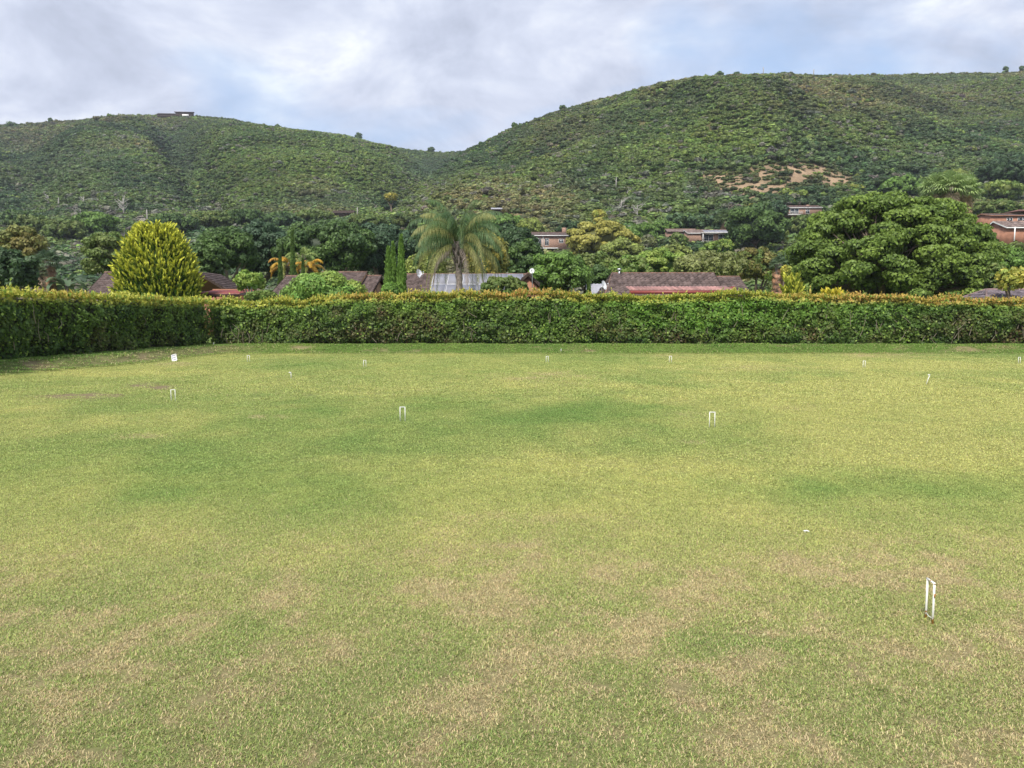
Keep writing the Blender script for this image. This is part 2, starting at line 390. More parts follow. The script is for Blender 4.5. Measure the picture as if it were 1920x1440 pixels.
def lawn_state(x, y):
    """returns living colour, dryness 0..1, bareness 0..1"""
    c, r = project(x, y, 0 * x)
    wx = fbm(x * .9, y * .5, 4, 5) - .5; wy = fbm(x * .9 + 40, y * .5, 4, 6) - .5
    wx, wy = wx * 2.2, wy * 2.2
    n0 = fbm(x * .22, y * .12, 3, 0); n1 = fbm(x * 1.5, y * 1.2, 5, 3, .62); n2 = fbm(x * 7, y * 6, 3, 2)
    yel = np.clip(.52 + 1.0 * (n0 - .5) + .5 * (n1 - .5) + blobs(c, r, BL_YEL, wx, wy) - .45 * blobs(c, r, BL_GREEN, wx, wy) + .18 * (n1 - .5), 0, 1)
    dry0 = .05 + .20 * sstep(r, 880, 1080) + .06 * sstep(r, 1150, 1400) - .16 * blobs(c, r, BL_GREEN, wx, wy)
    bd = blobs(c, r, BL_DRY, wx, wy)
    dry = np.clip(dry0 + bd * (.06 + 1.7 * sstep(n1 * .55 + n2 * .45, .40, .62)) + .55 * sstep(n2 * .6 + n1 * .4, .52, .66) * sstep(r, 930, 1150), 0, .95)
    thin = sstep(r, 1000, 1350) * (.10 + .62 * sstep(n2 * .65 + n1 * .35, .46, .66))
    bare = np.clip(blobs(c, r, BL_BARE, wx, wy) * (0.5 + 1.0 * n2) + thin, 0, 1)
    # bank: ranker, greener grass with worn brown soil
    h = ground_near(x, y) / .5
    bk = sstep(h, .03, .2)
    soil = np.clip(sstep(fbm(x * .5, y * 1.3, 5, 1), .56, .74) * .9 + np.exp(-((x + 16.6) / 2.0) ** 2) * .6, 0, 1) * sstep(h, .1, .3) * (1 - sstep(h, .75, .98)) * (.4 + .9 * n2)
    rough = np.array([0.12, 0.235, 0.045]) + np.array([.09, .07, .02]) * (fbm(x * .5, y * .5, 3, 7)[..., None])
    col = GREEN * (1 - yel[..., None]) + YEL * yel[..., None]
    ol = (.55 * sstep(r, 1020, 1400))[..., None]; col = col * (1 - ol) + np.array([.19, .235, .07]) * ol
    col = col * (1 - bk[..., None]) + rough * bk[..., None]
    dry = dry * (1 - bk) + bk * np.clip(.12 + .6 * soil, 0, .8)
    bare = np.clip(bare * (1 - bk) + bk * soil * .9, 0, 1)
    return col, dry, bare
def sheet(name, avals, yvals, colfun, mat):
    A, Y = np.meshgrid(avals, yvals); X = A * np.maximum(Y, 12)
    Z = ground(X, Y); cols = colfun(X, Y, Z)
    nr, nc = X.shape; idx = np.arange(nr * nc).reshape(nr, nc)
    q = np.stack([idx[:-1, :-1], idx[:-1, 1:], idx[1:, 1:], idx[1:, :-1]], -1).reshape(-1, 4)
    me = fast_mesh(name, np.stack([X, Y, Z], -1).reshape(-1, 3), q, cols=cols.reshape(-1, 3), smooth=True)
    return link(name, me, mat)
def lawn_cols(X, Y, Z):
    c, d, b = lawn_state(X, Y)
    d = d[..., None]; b = b[..., None]
    k = (c * (1 - d * .75) + STRAW * d * .75) * .55
    b = b * np.where(Y < 11, .55, 1)[..., None]; return k * (1 - b) + BROWN * np.where(Y < 11, .62, 1)[..., None] * b
yv = [-14, -8, -3, 0, 1.5]; y = 2.4
while y < 44.5: yv.append(y); y += 0.022 * max(1, y / 3.6) ** 1.15 if y < 40 else .18
yv += list(np.arange(44.8, 100, 1.6))
av = np.linspace(-.78, .78, 620); av = np.concatenate([np.linspace(-2.2, -.8, 30), av, np.linspace(.8, 2.2, 30)])
tag(sheet('lawn', av, np.array(yv), lawn_cols, M['turf']), 'mown croquet lawn, green with straw coloured dry patches, rising to a low bank', None, kind='structure')

SAND = [(1352, 335, 40, 15, 1), (1380, 352, 62, 12, .8), (1440, 352, 44, 14, .9), (1500, 324, 66, 17, 1), (1540, 338, 60, 13, 1), (1585, 343, 26, 8, .9), (1450, 322, 44, 14, 1), (1402, 368, 26, 7, .7), (1345, 352, 34, 10, .6), (1480, 345, 40, 10, .8)]
def sandiness(c, r, y):
    o = np.zeros_like(c)
    for (bc, br, rx, ry, s) in SAND: o = np.maximum(o, s * np.exp(-(((c - bc) / rx) ** 2 + ((r - br) / ry) ** 2) ** 1.5))
    return o * ((y > 280) & (y < 460))
def hill_cols(X, Y, Z):
    c, r = project(X, Y, Z)
    n = fbm(X / 9, Y / 9, 4, 2)
    k = np.array([.06, .075, .032]) * (0.6 + .9 * n[..., None]) + np.array([.05, .025, .012]) * sstep(fbm(X / 40, Y / 40, 3, 6), .45, .65)[..., None]
    s = np.clip(sandiness(c, r, Y) * 1.8 * (.7 + .6 * n), 0, 1)[..., None]
    return k * (1 - s) + np.array([.31, .22, .14]) * (.55 + .9 * n[..., None]) * s
hy = list(np.arange(99.5, 300, 2.5)) + list(np.arange(300, 950, 3.2)) + list(np.arange(960, 1250, 15))
tag(sheet('hillside', np.linspace(-1.25, 1.25, 560), np.array(hy), hill_cols, M['hill_soil']), 'two scrub covered hills meeting in a saddle behind the houses', None, kind='structure')

# ------------------------------------------------------------------ instancing (only for uncountable stuff)
def scatter(name, pts, rotz, tilt, scale, tint, variants, vidx, mat, label, extra=None, zscale=None):
    me = bpy.data.meshes.new(name); me.vertices.add(len(pts)); me.vertices.foreach_set('co', np.asarray(pts, np.float32).ravel())
    def attr(nm, typ, data, key):
        a = me.attributes.new(nm, typ, 'POINT'); a.data.foreach_set(key, np.asarray(data).ravel())
    n = len(pts)
    rot = np.stack([tilt[0], tilt[1], rotz], -1).astype(np.float32)
    zs = scale if zscale is None else zscale
    attr('rot', 'FLOAT_VECTOR', rot, 'vector'); attr('scl', 'FLOAT_VECTOR', np.stack([scale, scale, zs], -1).astype(np.float32), 'vector')
    attr('vid', 'INT', vidx.astype(np.int32), 'value')
    t4 = np.ones((n, 4), np.float32); t4[:, :3] = tint; attr('tint', 'FLOAT_COLOR', t4, 'color')
    if extra is not None: attr('dry', 'FLOAT', extra.astype(np.float32), 'value')
    o = link(name, me)
    ng = bpy.data.node_groups.new(name + '_scatter', 'GeometryNodeTree')
    ng.interface.new_socket('Geometry', in_out='INPUT', socket_type='NodeSocketGeometry')
    ng.interface.new_socket('Geometry', in_out='OUTPUT', socket_type='NodeSocketGeometry')
    N, L = ng.nodes, ng.links
    gi = N.new('NodeGroupInput'); go = N.new('NodeGroupOutput')
    g2i = N.new('GeometryNodeGeometryToInstance')
    for ob in reversed(variants):
        oi = N.new('GeometryNodeObjectInfo'); oi.inputs['Object'].default_value = ob; L.new(oi.outputs['Geometry'], g2i.inputs[0])
    iop = N.new('GeometryNodeInstanceOnPoints'); L.new(gi.outputs[0], iop.inputs['Points']); L.new(g2i.outputs[0], iop.inputs['Instance'])
    iop.inputs['Pick Instance'].default_value = True
    def na(nm, typ, sock):
        a = N.new('GeometryNodeInputNamedAttribute'); a.data_type = typ; a.inputs[0].default_value = nm
        L.new(a.outputs[0], iop.inputs[sock])
    na('vid', 'INT', 'Instance Index'); na('scl', 'FLOAT_VECTOR', 'Scale')
    a = N.new('GeometryNodeInputNamedAttribute'); a.data_type = 'FLOAT_VECTOR'; a.inputs[0].default_value = 'rot'
    e = N.new('FunctionNodeEulerToRotation'); L.new(a.outputs[0], e.inputs[0]); L.new(e.outputs[0], iop.inputs['Rotation'])
    L.new(iop.outputs[0], go.inputs[0])
    md = o.modifiers.new('scatter', 'NODES'); md.node_group = ng
    me.materials.append(mat)
    return tag(o, label, None, kind='stuff')
def source(name, me, mat):
    me.materials.append(mat); return bpy.data.objects.new(name, me)      # never linked into the scene

# ------------------------------------------------------------------ grass blades
def grass_variant(i, nb, rad, hgt, wid):
    g = np.random.RandomState(50 + i)
    ra = rad * np.sqrt(g.rand(nb)); th = g.rand(nb) * 2 * pi; bx = ra * np.cos(th); by = ra * np.sin(th)
    az = g.rand(nb) * 2 * pi; lean = g.uniform(.8, 1.5, nb); h = hgt * g.uniform(.6, 1.35, nb)
    d = np.stack([np.cos(az), np.sin(az), 0 * az], -1); s = np.stack([-np.sin(az), np.cos(az), 0 * az], -1) * (wid * g.uniform(.6, 1.3, nb))[:, None]
    b = np.stack([bx, by, 0 * bx - .002], -1)
    mid = b + d * (np.sin(lean * .6) * h * .5)[:, None]; mid[:, 2] += np.cos(lean * .6) * h * .5
    tip = mid + d * (np.sin(lean) * h * .6)[:, None]; tip[:, 2] += np.cos(lean) * h * .5
    v = np.stack([b - s * .5, b + s * .5, mid + s * .45, mid - s * .45, tip], 1).reshape(-1, 3)
    k = np.arange(nb) * 5
    q = np.stack([k, k + 1, k + 2, k + 3], -1); t = np.stack([k + 3, k + 2, k + 4], -1)
    c = (np.where(g.rand(nb, 1) < .10, .35, 1) * g.uniform(.65, 1.4, (nb, 1)) * (1 + g.normal(0, .05, (nb, 3)))).repeat(5, 0)
    me = fast_mesh('grass_tuft', v, q, t, c)
    at = me.attributes.new('rnd', 'FLOAT', 'POINT'); at.data.foreach_set('value', g.rand(nb).astype(np.float32).repeat(5))
    return source('grass_tuft', me, M['grass_blade'])
def build_grass():
    g = np.random.RandomState(3)
    near = [grass_variant(i, 120, .080, .0185, .0034) for i in range(4)]
    far = [grass_variant(10 + i, 110, .26, .030, .011) for i in range(4)]
    rank = [grass_variant(20 + i, 70, .24, .085, .014) for i in range(3)]
    P_, S_, T_, D_, V_ = [], [], [], [], []
    def zone(y0, y1, dens, v0, nv, s0, wf):
        F = lambda q: .4 * q * q + 6 * q; area = 2 * (F(y1) - F(y0)); n = int(area * dens)
        k = np.arange(n) + 1; u1 = (k * .7548776662466927) % 1; u2 = (k * .5698402909980532) % 1; y = (-6 + np.sqrt(36 + 1.6 * (F(y0) + u1 * (F(y1) - F(y0))))) / .8; x = (u2 * 2 - 1) * (.8 * y + 6)
        xf = np.interp(y, FOOT_Y, FOOT_X); h = ground_near(x, y) / .5
        keep = (x > xf - 2.2) & (h < .99) & (g.rand(n) < wf(y))
        x, y, h = x[keep], y[keep], h[keep]
        c, d, b = lawn_state(x, y)
        keep = g.rand(len(x)) > b * np.where(y > 11, .85, .62)
        x, y, h, c, d = x[keep], y[keep], h[keep], c[keep], d[keep]
        n = len(x); vid = v0 + g.randint(0, nv, n)
        bankg = h > .08
        vid = np.where(bankg, 8 + g.randint(0, 3, n), vid)
        sc = s0 * g.uniform(.8, 1.25, n)
        sc = np.where(bankg, g.uniform(.6, 1.2, n), sc)
        P_.append(np.stack([x, y, ground(x, y)], -1)); S_.append(sc); T_.append(c * 1.37 * g.uniform(.88, 1.14, (n, 1))); D_.append(d); V_.append(vid)
    zone(2.6, 13.5, 235, 0, 4, 1.0, lambda y: 1 - sstep(y, 8, 13.3))
    zone(8, 24, 62, 4, 4, .62, lambda y: sstep(y, 8, 13.3) * (1 - sstep(y, 17, 24)))
    zone(17, 45.5, 24, 4, 4, 1.0, lambda y: sstep(y, 17, 24))
    pts = np.concatenate(P_); n = len(pts); print('grass tufts', n)
    sc = np.concatenate(S_)
    scatter('grass', pts, g.rand(n) * 6.28, (g.normal(0, .05, n), g.normal(0, .05, n)), sc, np.concatenate(T_), near + far + rank, np.concatenate(V_),
            M['grass_blade'], 'short mown grass blades covering the croquet lawn and rougher grass on the bank', np.concatenate(D_))
build_grass()

# ------------------------------------------------------------------ hillside thicket
def shrub_variant(i, nl=260):
    g = np.random.RandomState(80 + i)
    k = g.randint(4, 8); lob = g.normal(0, .42, (k, 3)); lob[:, 2] = np.abs(lob[:, 2]) * .5 + .25; lr = g.uniform(.35, .6, k)
    w = g.randint(0, k, nl); d = unit(g.normal(size=(nl, 3)) + np.array([0, 0, .45]))
    c = lob[w] + d * lr[w][:, None] * g.uniform(.75, 1.05, (nl, 1)); c[:, 2] = np.maximum(c[:, 2] * .85, .0)
    v, q = leaves(c, unit(d + g.normal(0, .45, (nl, 3))), g.uniform(.16, .34, nl), g, 1.4)
    lc = g.uniform(.75, 1.25, (k, 1)) * np.ones((1, 3))
    cc = (lc[w] * g.uniform(.75, 1.3, (nl, 1))).repeat(4, 0)
    iv, it = ico(); vs = [v]; cs = [cc]; ts = []; nn = len(v)
    for j in range(k):
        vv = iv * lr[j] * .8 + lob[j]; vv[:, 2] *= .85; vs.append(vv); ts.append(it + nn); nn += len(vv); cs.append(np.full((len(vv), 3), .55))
    return source('shrub', fast_mesh('shrub', np.concatenate(vs), q, np.concatenate(ts), np.concatenate(cs)), M['shrub_foliage'])
def twig_variant(i):
    g = np.random.RandomState(300 + i); b = MB()
    for k in range(9):
        az = g.rand() * 6.28; l = g.uniform(.6, 1.2); t = g.uniform(.1, .6)
        p = np.array([0, 0, 0.0]); q = p + np.array([cos(az) * sin(t), sin(az) * sin(t), cos(t)]) * l
        b.tube([p, (p + q) / 2 + g.normal(0, .05, 3), q], [.05, .035, .015], 3, col=(1, 1, 1), cap=False)
        for m in range(5):
            s0 = p + (q - p) * g.uniform(.4, .95); e = s0 + unit(g.normal(0, 1, 3) + [0, 0, .8]) * g.uniform(.2, .45)
            b.tube([s0, e], [.025, .008], 3, col=(.9, .9, .9), cap=False)
    return source('dry_shrub', b.mesh('dry_shrub'), M['shrub_foliage'])
def build_thicket():
    g = np.random.RandomState(11)
    N = 290000
    a = g.uniform(-.86, .86, N); y = np.sqrt(g.uniform(96 ** 2, 915 ** 2, N)); x = a * y
    z = ground(x, y)
    # facing test: drop what the crest hides
    e = 6.0; zx = ground(x, y + e); slope = (zx - z) / e; los = (z + 5 - CAMH) / y
    tr = np.interp(a, RA, RT); yr = np.interp(a, RA, RD); tl = np.interp(a, LA, LT); yl = np.interp(a, LA, LD)
    vis = ((y < yr + 6) | ((los > tr - .012) & (y < yl + 6))) & (slope > -.12)
    c, r = project(x, y, z)
    n1 = fbm(x / 28, y / 28, 4, 4); n2 = fbm(x / 90, y / 90, 3, 5); n3 = fbm(x / 12, y / 12, 3, 1)
    sand = sandiness(c, r, y)
    keep = vis & (g.rand(N) > sand * .72)
    for (hx, hyy, hr_) in CLEARL: keep &= ~((np.abs(x - hx * (y / hyy)) < hr_) & (y > hyy - 11) & (y < hyy + 6))
    x, y, z, c, r, a, n1, n2, n3, sand = [q[keep] for q in (x, y, z, c, r, a, n1, n2, n3, sand)]; n = len(x)
    low = 1 - sstep(y, 300, 420)
    wood = np.clip(low + .5 * sstep(n2, .5, .7) + .6 * (c < 420) * sstep(r, 280, 380), 0, 1)
    sc = (1.4 + 1.1 * g.rand(n) ** 3 + 1.15 * n3) * (1 + .85 * wood * g.rand(n)) * np.interp(y, [96, 170, 230, 500, 900], [.7, .8, .95, 1.0, 1.25])
    sc *= np.where(sand > .15, .6, 1)
    mid = np.array([.105, .150, .040]); drk = np.array([.045, .080, .032]); bri = np.array([.165, .225, .050]); brn = np.array([.19, .165, .075]); gry = np.array([.20, .195, .16])
    w1 = sstep(n1, .38, .64)[:, None]; tint = drk * (1 - w1) + mid * w1
    face = np.exp(-((c - 560) / 230) ** 2 - ((r - 320) / 80) ** 2) * .7 + np.exp(-((c - 1350) / 170) ** 2 - ((r - 265) / 60) ** 2) * .8  # sunlit slopes: their brightness is painted into the shrub tint
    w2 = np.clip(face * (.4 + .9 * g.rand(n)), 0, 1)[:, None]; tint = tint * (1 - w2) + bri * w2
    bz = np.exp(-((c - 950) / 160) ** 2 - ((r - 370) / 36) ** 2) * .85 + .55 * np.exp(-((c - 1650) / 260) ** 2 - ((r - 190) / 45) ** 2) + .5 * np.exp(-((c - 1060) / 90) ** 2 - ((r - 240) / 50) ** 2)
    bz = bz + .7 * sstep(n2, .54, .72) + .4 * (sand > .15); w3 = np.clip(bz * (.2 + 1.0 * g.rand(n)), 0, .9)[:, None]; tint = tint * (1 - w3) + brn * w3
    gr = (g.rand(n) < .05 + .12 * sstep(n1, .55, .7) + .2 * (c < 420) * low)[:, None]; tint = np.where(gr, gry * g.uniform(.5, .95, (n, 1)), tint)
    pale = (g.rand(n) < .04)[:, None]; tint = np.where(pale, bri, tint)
    fold_shade = np.zeros(n)  # shading of the hill folds, painted into the shrub tint as darker blobs
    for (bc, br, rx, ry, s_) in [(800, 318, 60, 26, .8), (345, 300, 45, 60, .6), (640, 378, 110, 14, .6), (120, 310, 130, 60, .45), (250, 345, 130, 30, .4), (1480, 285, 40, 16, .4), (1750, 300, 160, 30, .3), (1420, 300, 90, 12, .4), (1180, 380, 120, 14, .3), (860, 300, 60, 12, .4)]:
        fold_shade = np.maximum(fold_shade, s_ * np.exp(-(((c - bc) / rx) ** 2 + ((r - br) / ry) ** 2)))
    fold_shade = (fold_shade * (.5 + n1))[:, None]; tint = tint * (1 - fold_shade) + np.array([.05, .085, .045]) * fold_shade
    tint = tint * 1.2 * g.uniform(.88, 1.13, (n, 1)) * (.72 + .6 * fbm(x / 60, y / 60, 4, 7))[:, None] * np.array([1.06, 1.07, .95]) * (1 + g.normal(0, .06, (n, 3)))
    vid = g.randint(0, 6, n)
    dead = g.rand(n) < .018 + .05 * (c < 430) * (r > 300) + .04 * sstep(n2, .55, .7)
    vid = np.where(dead, 6 + g.randint(0, 2, n), vid); tint = np.where(dead[:, None], np.array([.30, .28, .26]) * g.uniform(.6, 1.1, (n, 1)), tint)
    print('shrubs', n)
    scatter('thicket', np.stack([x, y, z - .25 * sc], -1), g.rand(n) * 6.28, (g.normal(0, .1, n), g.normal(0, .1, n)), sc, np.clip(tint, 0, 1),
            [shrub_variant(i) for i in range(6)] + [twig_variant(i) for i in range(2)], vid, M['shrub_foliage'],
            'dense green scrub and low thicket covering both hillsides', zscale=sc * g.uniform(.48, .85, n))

# ------------------------------------------------------------------ hedges
def noise1(u, v, s): return fbm(u, v, 3, s)
def build_hedge(name, pts, hgt_fn, brown_fn, seed, label, dens, width=1.3, leaf=.115, stems=2.6, lush_fn=lambda s, f: 0 * s):
    g = np.random.RandomState(seed)
    pts = np.array(pts, float); seg = np.linalg.norm(np.diff(pts, axis=0), axis=1); cum = np.concatenate([[0], np.cumsum(seg)]); Lh = cum[-1]
    def pos(s):
        return np.interp(s, cum, pts[:, 0]), np.interp(s, cum, pts[:, 1])
    i = np.clip(np.searchsorted(cum, [Lh * .5]) - 1, 0, len(seg) - 1)[0]
    def frame(s):
        k = np.clip(np.searchsorted(cum, s) - 1, 0, len(seg) - 1)
        d = (pts[k + 1] - pts[k]) / seg[k][:, None]
        return d, np.stack([d[:, 1], -d[:, 0]], -1)      # along, outward (toward the lawn)
    root = thing(name, label, 'hedge', (float(pts[:, 0].mean()), float(pts[:, 1].mean()), .4))
    off = np.array([pts[:, 0].mean(), pts[:, 1].mean(), .4])
    V, Q, C, nv = [], [], [], 0
    def put(c, n, size, col, elong=1.5, axis=None):
        nonlocal nv
        v, q = leaves(c - off, n, size, g, elong, axis); V.append(v); Q.append(q + nv); nv += len(v); C.append(col.repeat(4, 0))
    # clipped face
    n = int(Lh * 3.0 * dens); s = g.rand(n) * Lh; f = g.rand(n) ** .95; H = hgt_fn(s); h = f * H
    x, y = pos(s); al, ou = frame(s); z0 = ground(x, y)
    lump = (fbm(s * .45 + seed, h * .8, 3, 2) - .5) * .95 + (fbm(s * 2.0, h * 2.0, 3, 5) - .5) * .75
    bulge = .10 * np.sin(f * pi) + lump - g.rand(n) ** 2 * .36 - .25 * sstep(f, .9, 1.0) - .12 * (1 - sstep(f, 0, .12))
    c = np.stack([x + ou[:, 0] * bulge, y + ou[:, 1] * bulge, z0 + h], -1)
    nor = unit(np.stack([ou[:, 0], ou[:, 1], 0 * x + .25], -1) + g.normal(0, .6, (n, 3)))
    up = unit(np.stack([g.normal(0, .6, n), g.normal(0, .6, n), np.ones(n) * .7], -1))
    dk = np.array([.026, .062, .016]); md = np.array([.09, .17, .028]); lt = np.array([.21, .31, .05]); orange = np.array([.56, .36, .10]); bw = np.array([.15, .09, .05]); yl = np.array([.46, .46, .075])
    t = g.rand(n)[:, None]; col = dk * (1 - t) + md * t
    w = np.clip((.25 + 1.5 * (noise1(s * .35, h * .5, 1) - .42)) + .1 * (f > .5), 0, 1)[:, None]; col = col * (1 - w * .75) + (md * .4 + lt * .6) * w * .75
    lush = (lush_fn(s, f) * (.3 + .9 * g.rand(n)) * (.5 + noise1(s * .7, h * .7, 2))).clip(0, 1)[:, None]; col = col * (1 - lush) + np.array([.15, .30, .04]) * lush
    col = np.where((g.rand(n) < .09)[:, None], lt * 1.25, col)
    br = np.clip(brown_fn(s, f) + 1.6 * (noise1(s * .8 + 7, h * 1.0, 6) - .55), 0, 1); br = (br * g.rand(n) * 1.4).clip(0, 1)[:, None] * (1 - sstep(f, .72, .9))[:, None]
    col = col * (1 - br) + bw * br * g.uniform(.6, 1.4, (n, 1))
    tp = sstep(f + .16 * (noise1(s * .5, h * 0, 3) - .5), .80, .96)[:, None] * (g.rand(n) < .85)[:, None]
    ow = np.clip(.24 + 2.6 * (noise1(s * .16 + seed, 0 * s, 4) - .5) + .5 * (g.rand(n) - .5), 0, 1)[:, None]
    tipc = (lt * 1.1) * (1 - tp) + (yl * (1 - ow) + orange * ow) * tp
    tw = sstep(f + .10 * (noise1(s * .8, 0 * s, 5) - .5), .80, .94)[:, None] * (g.rand(n) < .9)[:, None]
    col = col * (1 - tw) + tipc * tw
    put(c, nor, leaf * g.uniform(.6, 1.3, n), col * g.uniform(.8, 1.2, (n, 1)))
    # flat top
    n = int(Lh * width * dens * .8); s = g.rand(n) * Lh; H = hgt_fn(s); d = g.rand(n) * width; x, y = pos(s); al, ou = frame(s)
    x = x - ou[:, 0] * d; y = y - ou[:, 1] * d
    c = np.stack([x, y, ground(*pos(s)) + H + g.normal(0, .05, n)], -1)
    ow = np.clip(.24 + 2.6 * (noise1(s * .16 + seed, 0 * s, 4) - .5) + .5 * (g.rand(n) - .5), 0, 1)[:, None]
    colt = yl * (1 - ow) + orange * ow; m = (g.rand(n) < .35)[:, None]; colt = np.where(m, lt, colt)
    put(c, unit(np.array([0, 0, 1.0]) + g.normal(0, .6, (n, 3))), leaf * g.uniform(.6, 1.2, n), colt * g.uniform(.75, 1.2, (n, 1)))
    # young shoots standing proud of the top
    n = int(Lh * 62); s = g.rand(n) * Lh; d = g.rand(n) * width - .15; H = hgt_fn(s); x, y = pos(s); al, ou = frame(s)
    bx = x - ou[:, 0] * d; by = y - ou[:, 1] * d; bz = ground(x, y) + H
    lean = np.stack([g.normal(0, .22, n), g.normal(0, .22, n), np.ones(n)], -1); ln = g.uniform(.05, .28, n) * (.2 + 1.7 * noise1(s * 1.1, 0 * s, 2)) * np.where(g.rand(n) < .04, 1.8, 1)
    ow = np.clip(.3 + 2.8 * (noise1(s * .16 + seed, 0 * s, 4) - .5) + .5 * (g.rand(n) - .5), 0, 1)[:, None]; cs = yl * (1 - ow) + orange * ow
    cs = np.where((g.rand(n) < .2)[:, None], lt, cs)
    for k in range(4):
        cc = np.stack([bx, by, bz], -1) + lean * (ln * (k + .3) / 4)[:, None]
        ax = unit(lean * .8 + g.normal(0, .5, (n, 3)))
        put(cc, unit(g.normal(size=(n, 3))), .075 * g.uniform(.7, 1.2, n), cs * g.uniform(.8, 1.2, (n, 1)), 2.2, ax)
    me = fast_mesh('foliage', np.concatenate(V), np.concatenate(Q), cols=np.clip(np.concatenate(C), 0, 1))
    link('foliage', me, M['foliage'], root)
    # woody inside: core thicket plus visible stems
    b = MB(); ns = int(Lh / .35); ss = np.linspace(0, Lh, ns); x, y = pos(ss); al, ou = frame(ss); rows = [0, .5, 1.0]
    g2 = []
    H = hgt_fn(ss) - .16
    for (dd, hh) in [(.62, 0), (.58, .5), (.62, .93), (.8, 1.0), (width, 1.0), (width, 0)]:
        j = (fbm(ss * 1.3, ss * 0 + hh * 3, 3, 3) - .5) * .3
        g2.append(np.stack([x - ou[:, 0] * (dd + j), y - ou[:, 1] * (dd + j), ground(x, y) - .1 + H * hh + .1 * (hh > 0)], -1) - off)
    vv = np.concatenate(g2); m = len(g2); q = []
    for r_ in range(m - 1):
        for k in range(ns - 1): q.append((r_ * ns + k, r_ * ns + k + 1, (r_ + 1) * ns + k + 1, (r_ + 1) * ns + k))
    for k in (0, ns - 1): pass
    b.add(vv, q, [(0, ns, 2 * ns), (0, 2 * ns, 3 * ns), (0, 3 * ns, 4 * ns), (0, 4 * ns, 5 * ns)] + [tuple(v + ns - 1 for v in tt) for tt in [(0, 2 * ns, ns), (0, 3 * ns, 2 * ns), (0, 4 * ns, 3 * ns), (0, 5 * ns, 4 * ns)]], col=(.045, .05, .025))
    k = int(Lh * stems)
    for j in range(k):
        s0 = np.array([g.rand() * Lh]); x, y = pos(s0); al, ou = frame(s0); hh = float(hgt_fn(s0)[0])
        z0 = g.uniform(0, .55) * hh; dep = g.uniform(-.12, .14); p = np.array([x[0] + ou[0, 0] * dep, y[0] + ou[0, 1] * dep, gz(x[0], y[0]) + z0]) - off
        q_ = p + np.array([al[0, 0] * g.normal(0, .25), al[0, 1] * g.normal(0, .25), g.uniform(.3, .9)])
        b.tube([p, (p + q_) / 2 + g.normal(0, .05, 3), q_], [.018, .014, .006], 4, col=(.30, .25, .19), cap=False)
    link('woody_core', b.mesh('woody_core'), M['foliage'], root)
    return root
def far_h(s):
    return np.interp(s, [0, 4, 9, 17, 26, 32, 38, 48, 60], [2.46, 2.42, 2.86, 2.90, 2.84, 2.92, 2.70, 2.52, 2.5]) + .30 * (fbm(s * .35, s * 0, 3, 1) - .5) + .26 * (fbm(s * 1.1, s * 0, 3, 2) - .5)
def far_brown(s, f):
    return .05 + .45 * sstep(s, 39, 47) + .45 * sstep(s, 50, 54) + .3 * np.exp(-((s - 25) / 2.0) ** 2 - ((f - .3) / .3) ** 2) + .2 * (f < .35) + .35 * np.exp(-((s - 12) / 5.0) ** 2)
build_hedge('boundary_hedge', [(-17.6, 45.0), (0, 45.15), (20, 44.9), (41, 44.6)], far_h, far_brown, 5,
            'long clipped hedge across the far end of the lawn with orange tipped new growth', 300, lush_fn=lambda s, f: np.exp(-((s - 29) / 7.0) ** 2) * sstep(f, .1, .45) + .35 * sstep(f, .6, .8))
def left_h(s): return 2.48 + .26 * (fbm(s * .2, s * 0, 3, 6) - .5)
build_hedge('boundary_hedge', HEDGE_L, left_h, lambda s, f: .02 + .15 * (f < .3), 9,
            'dark clipped hedge running along the left edge of the lawn towards the camera', 270, leaf=.10, stems=.5)

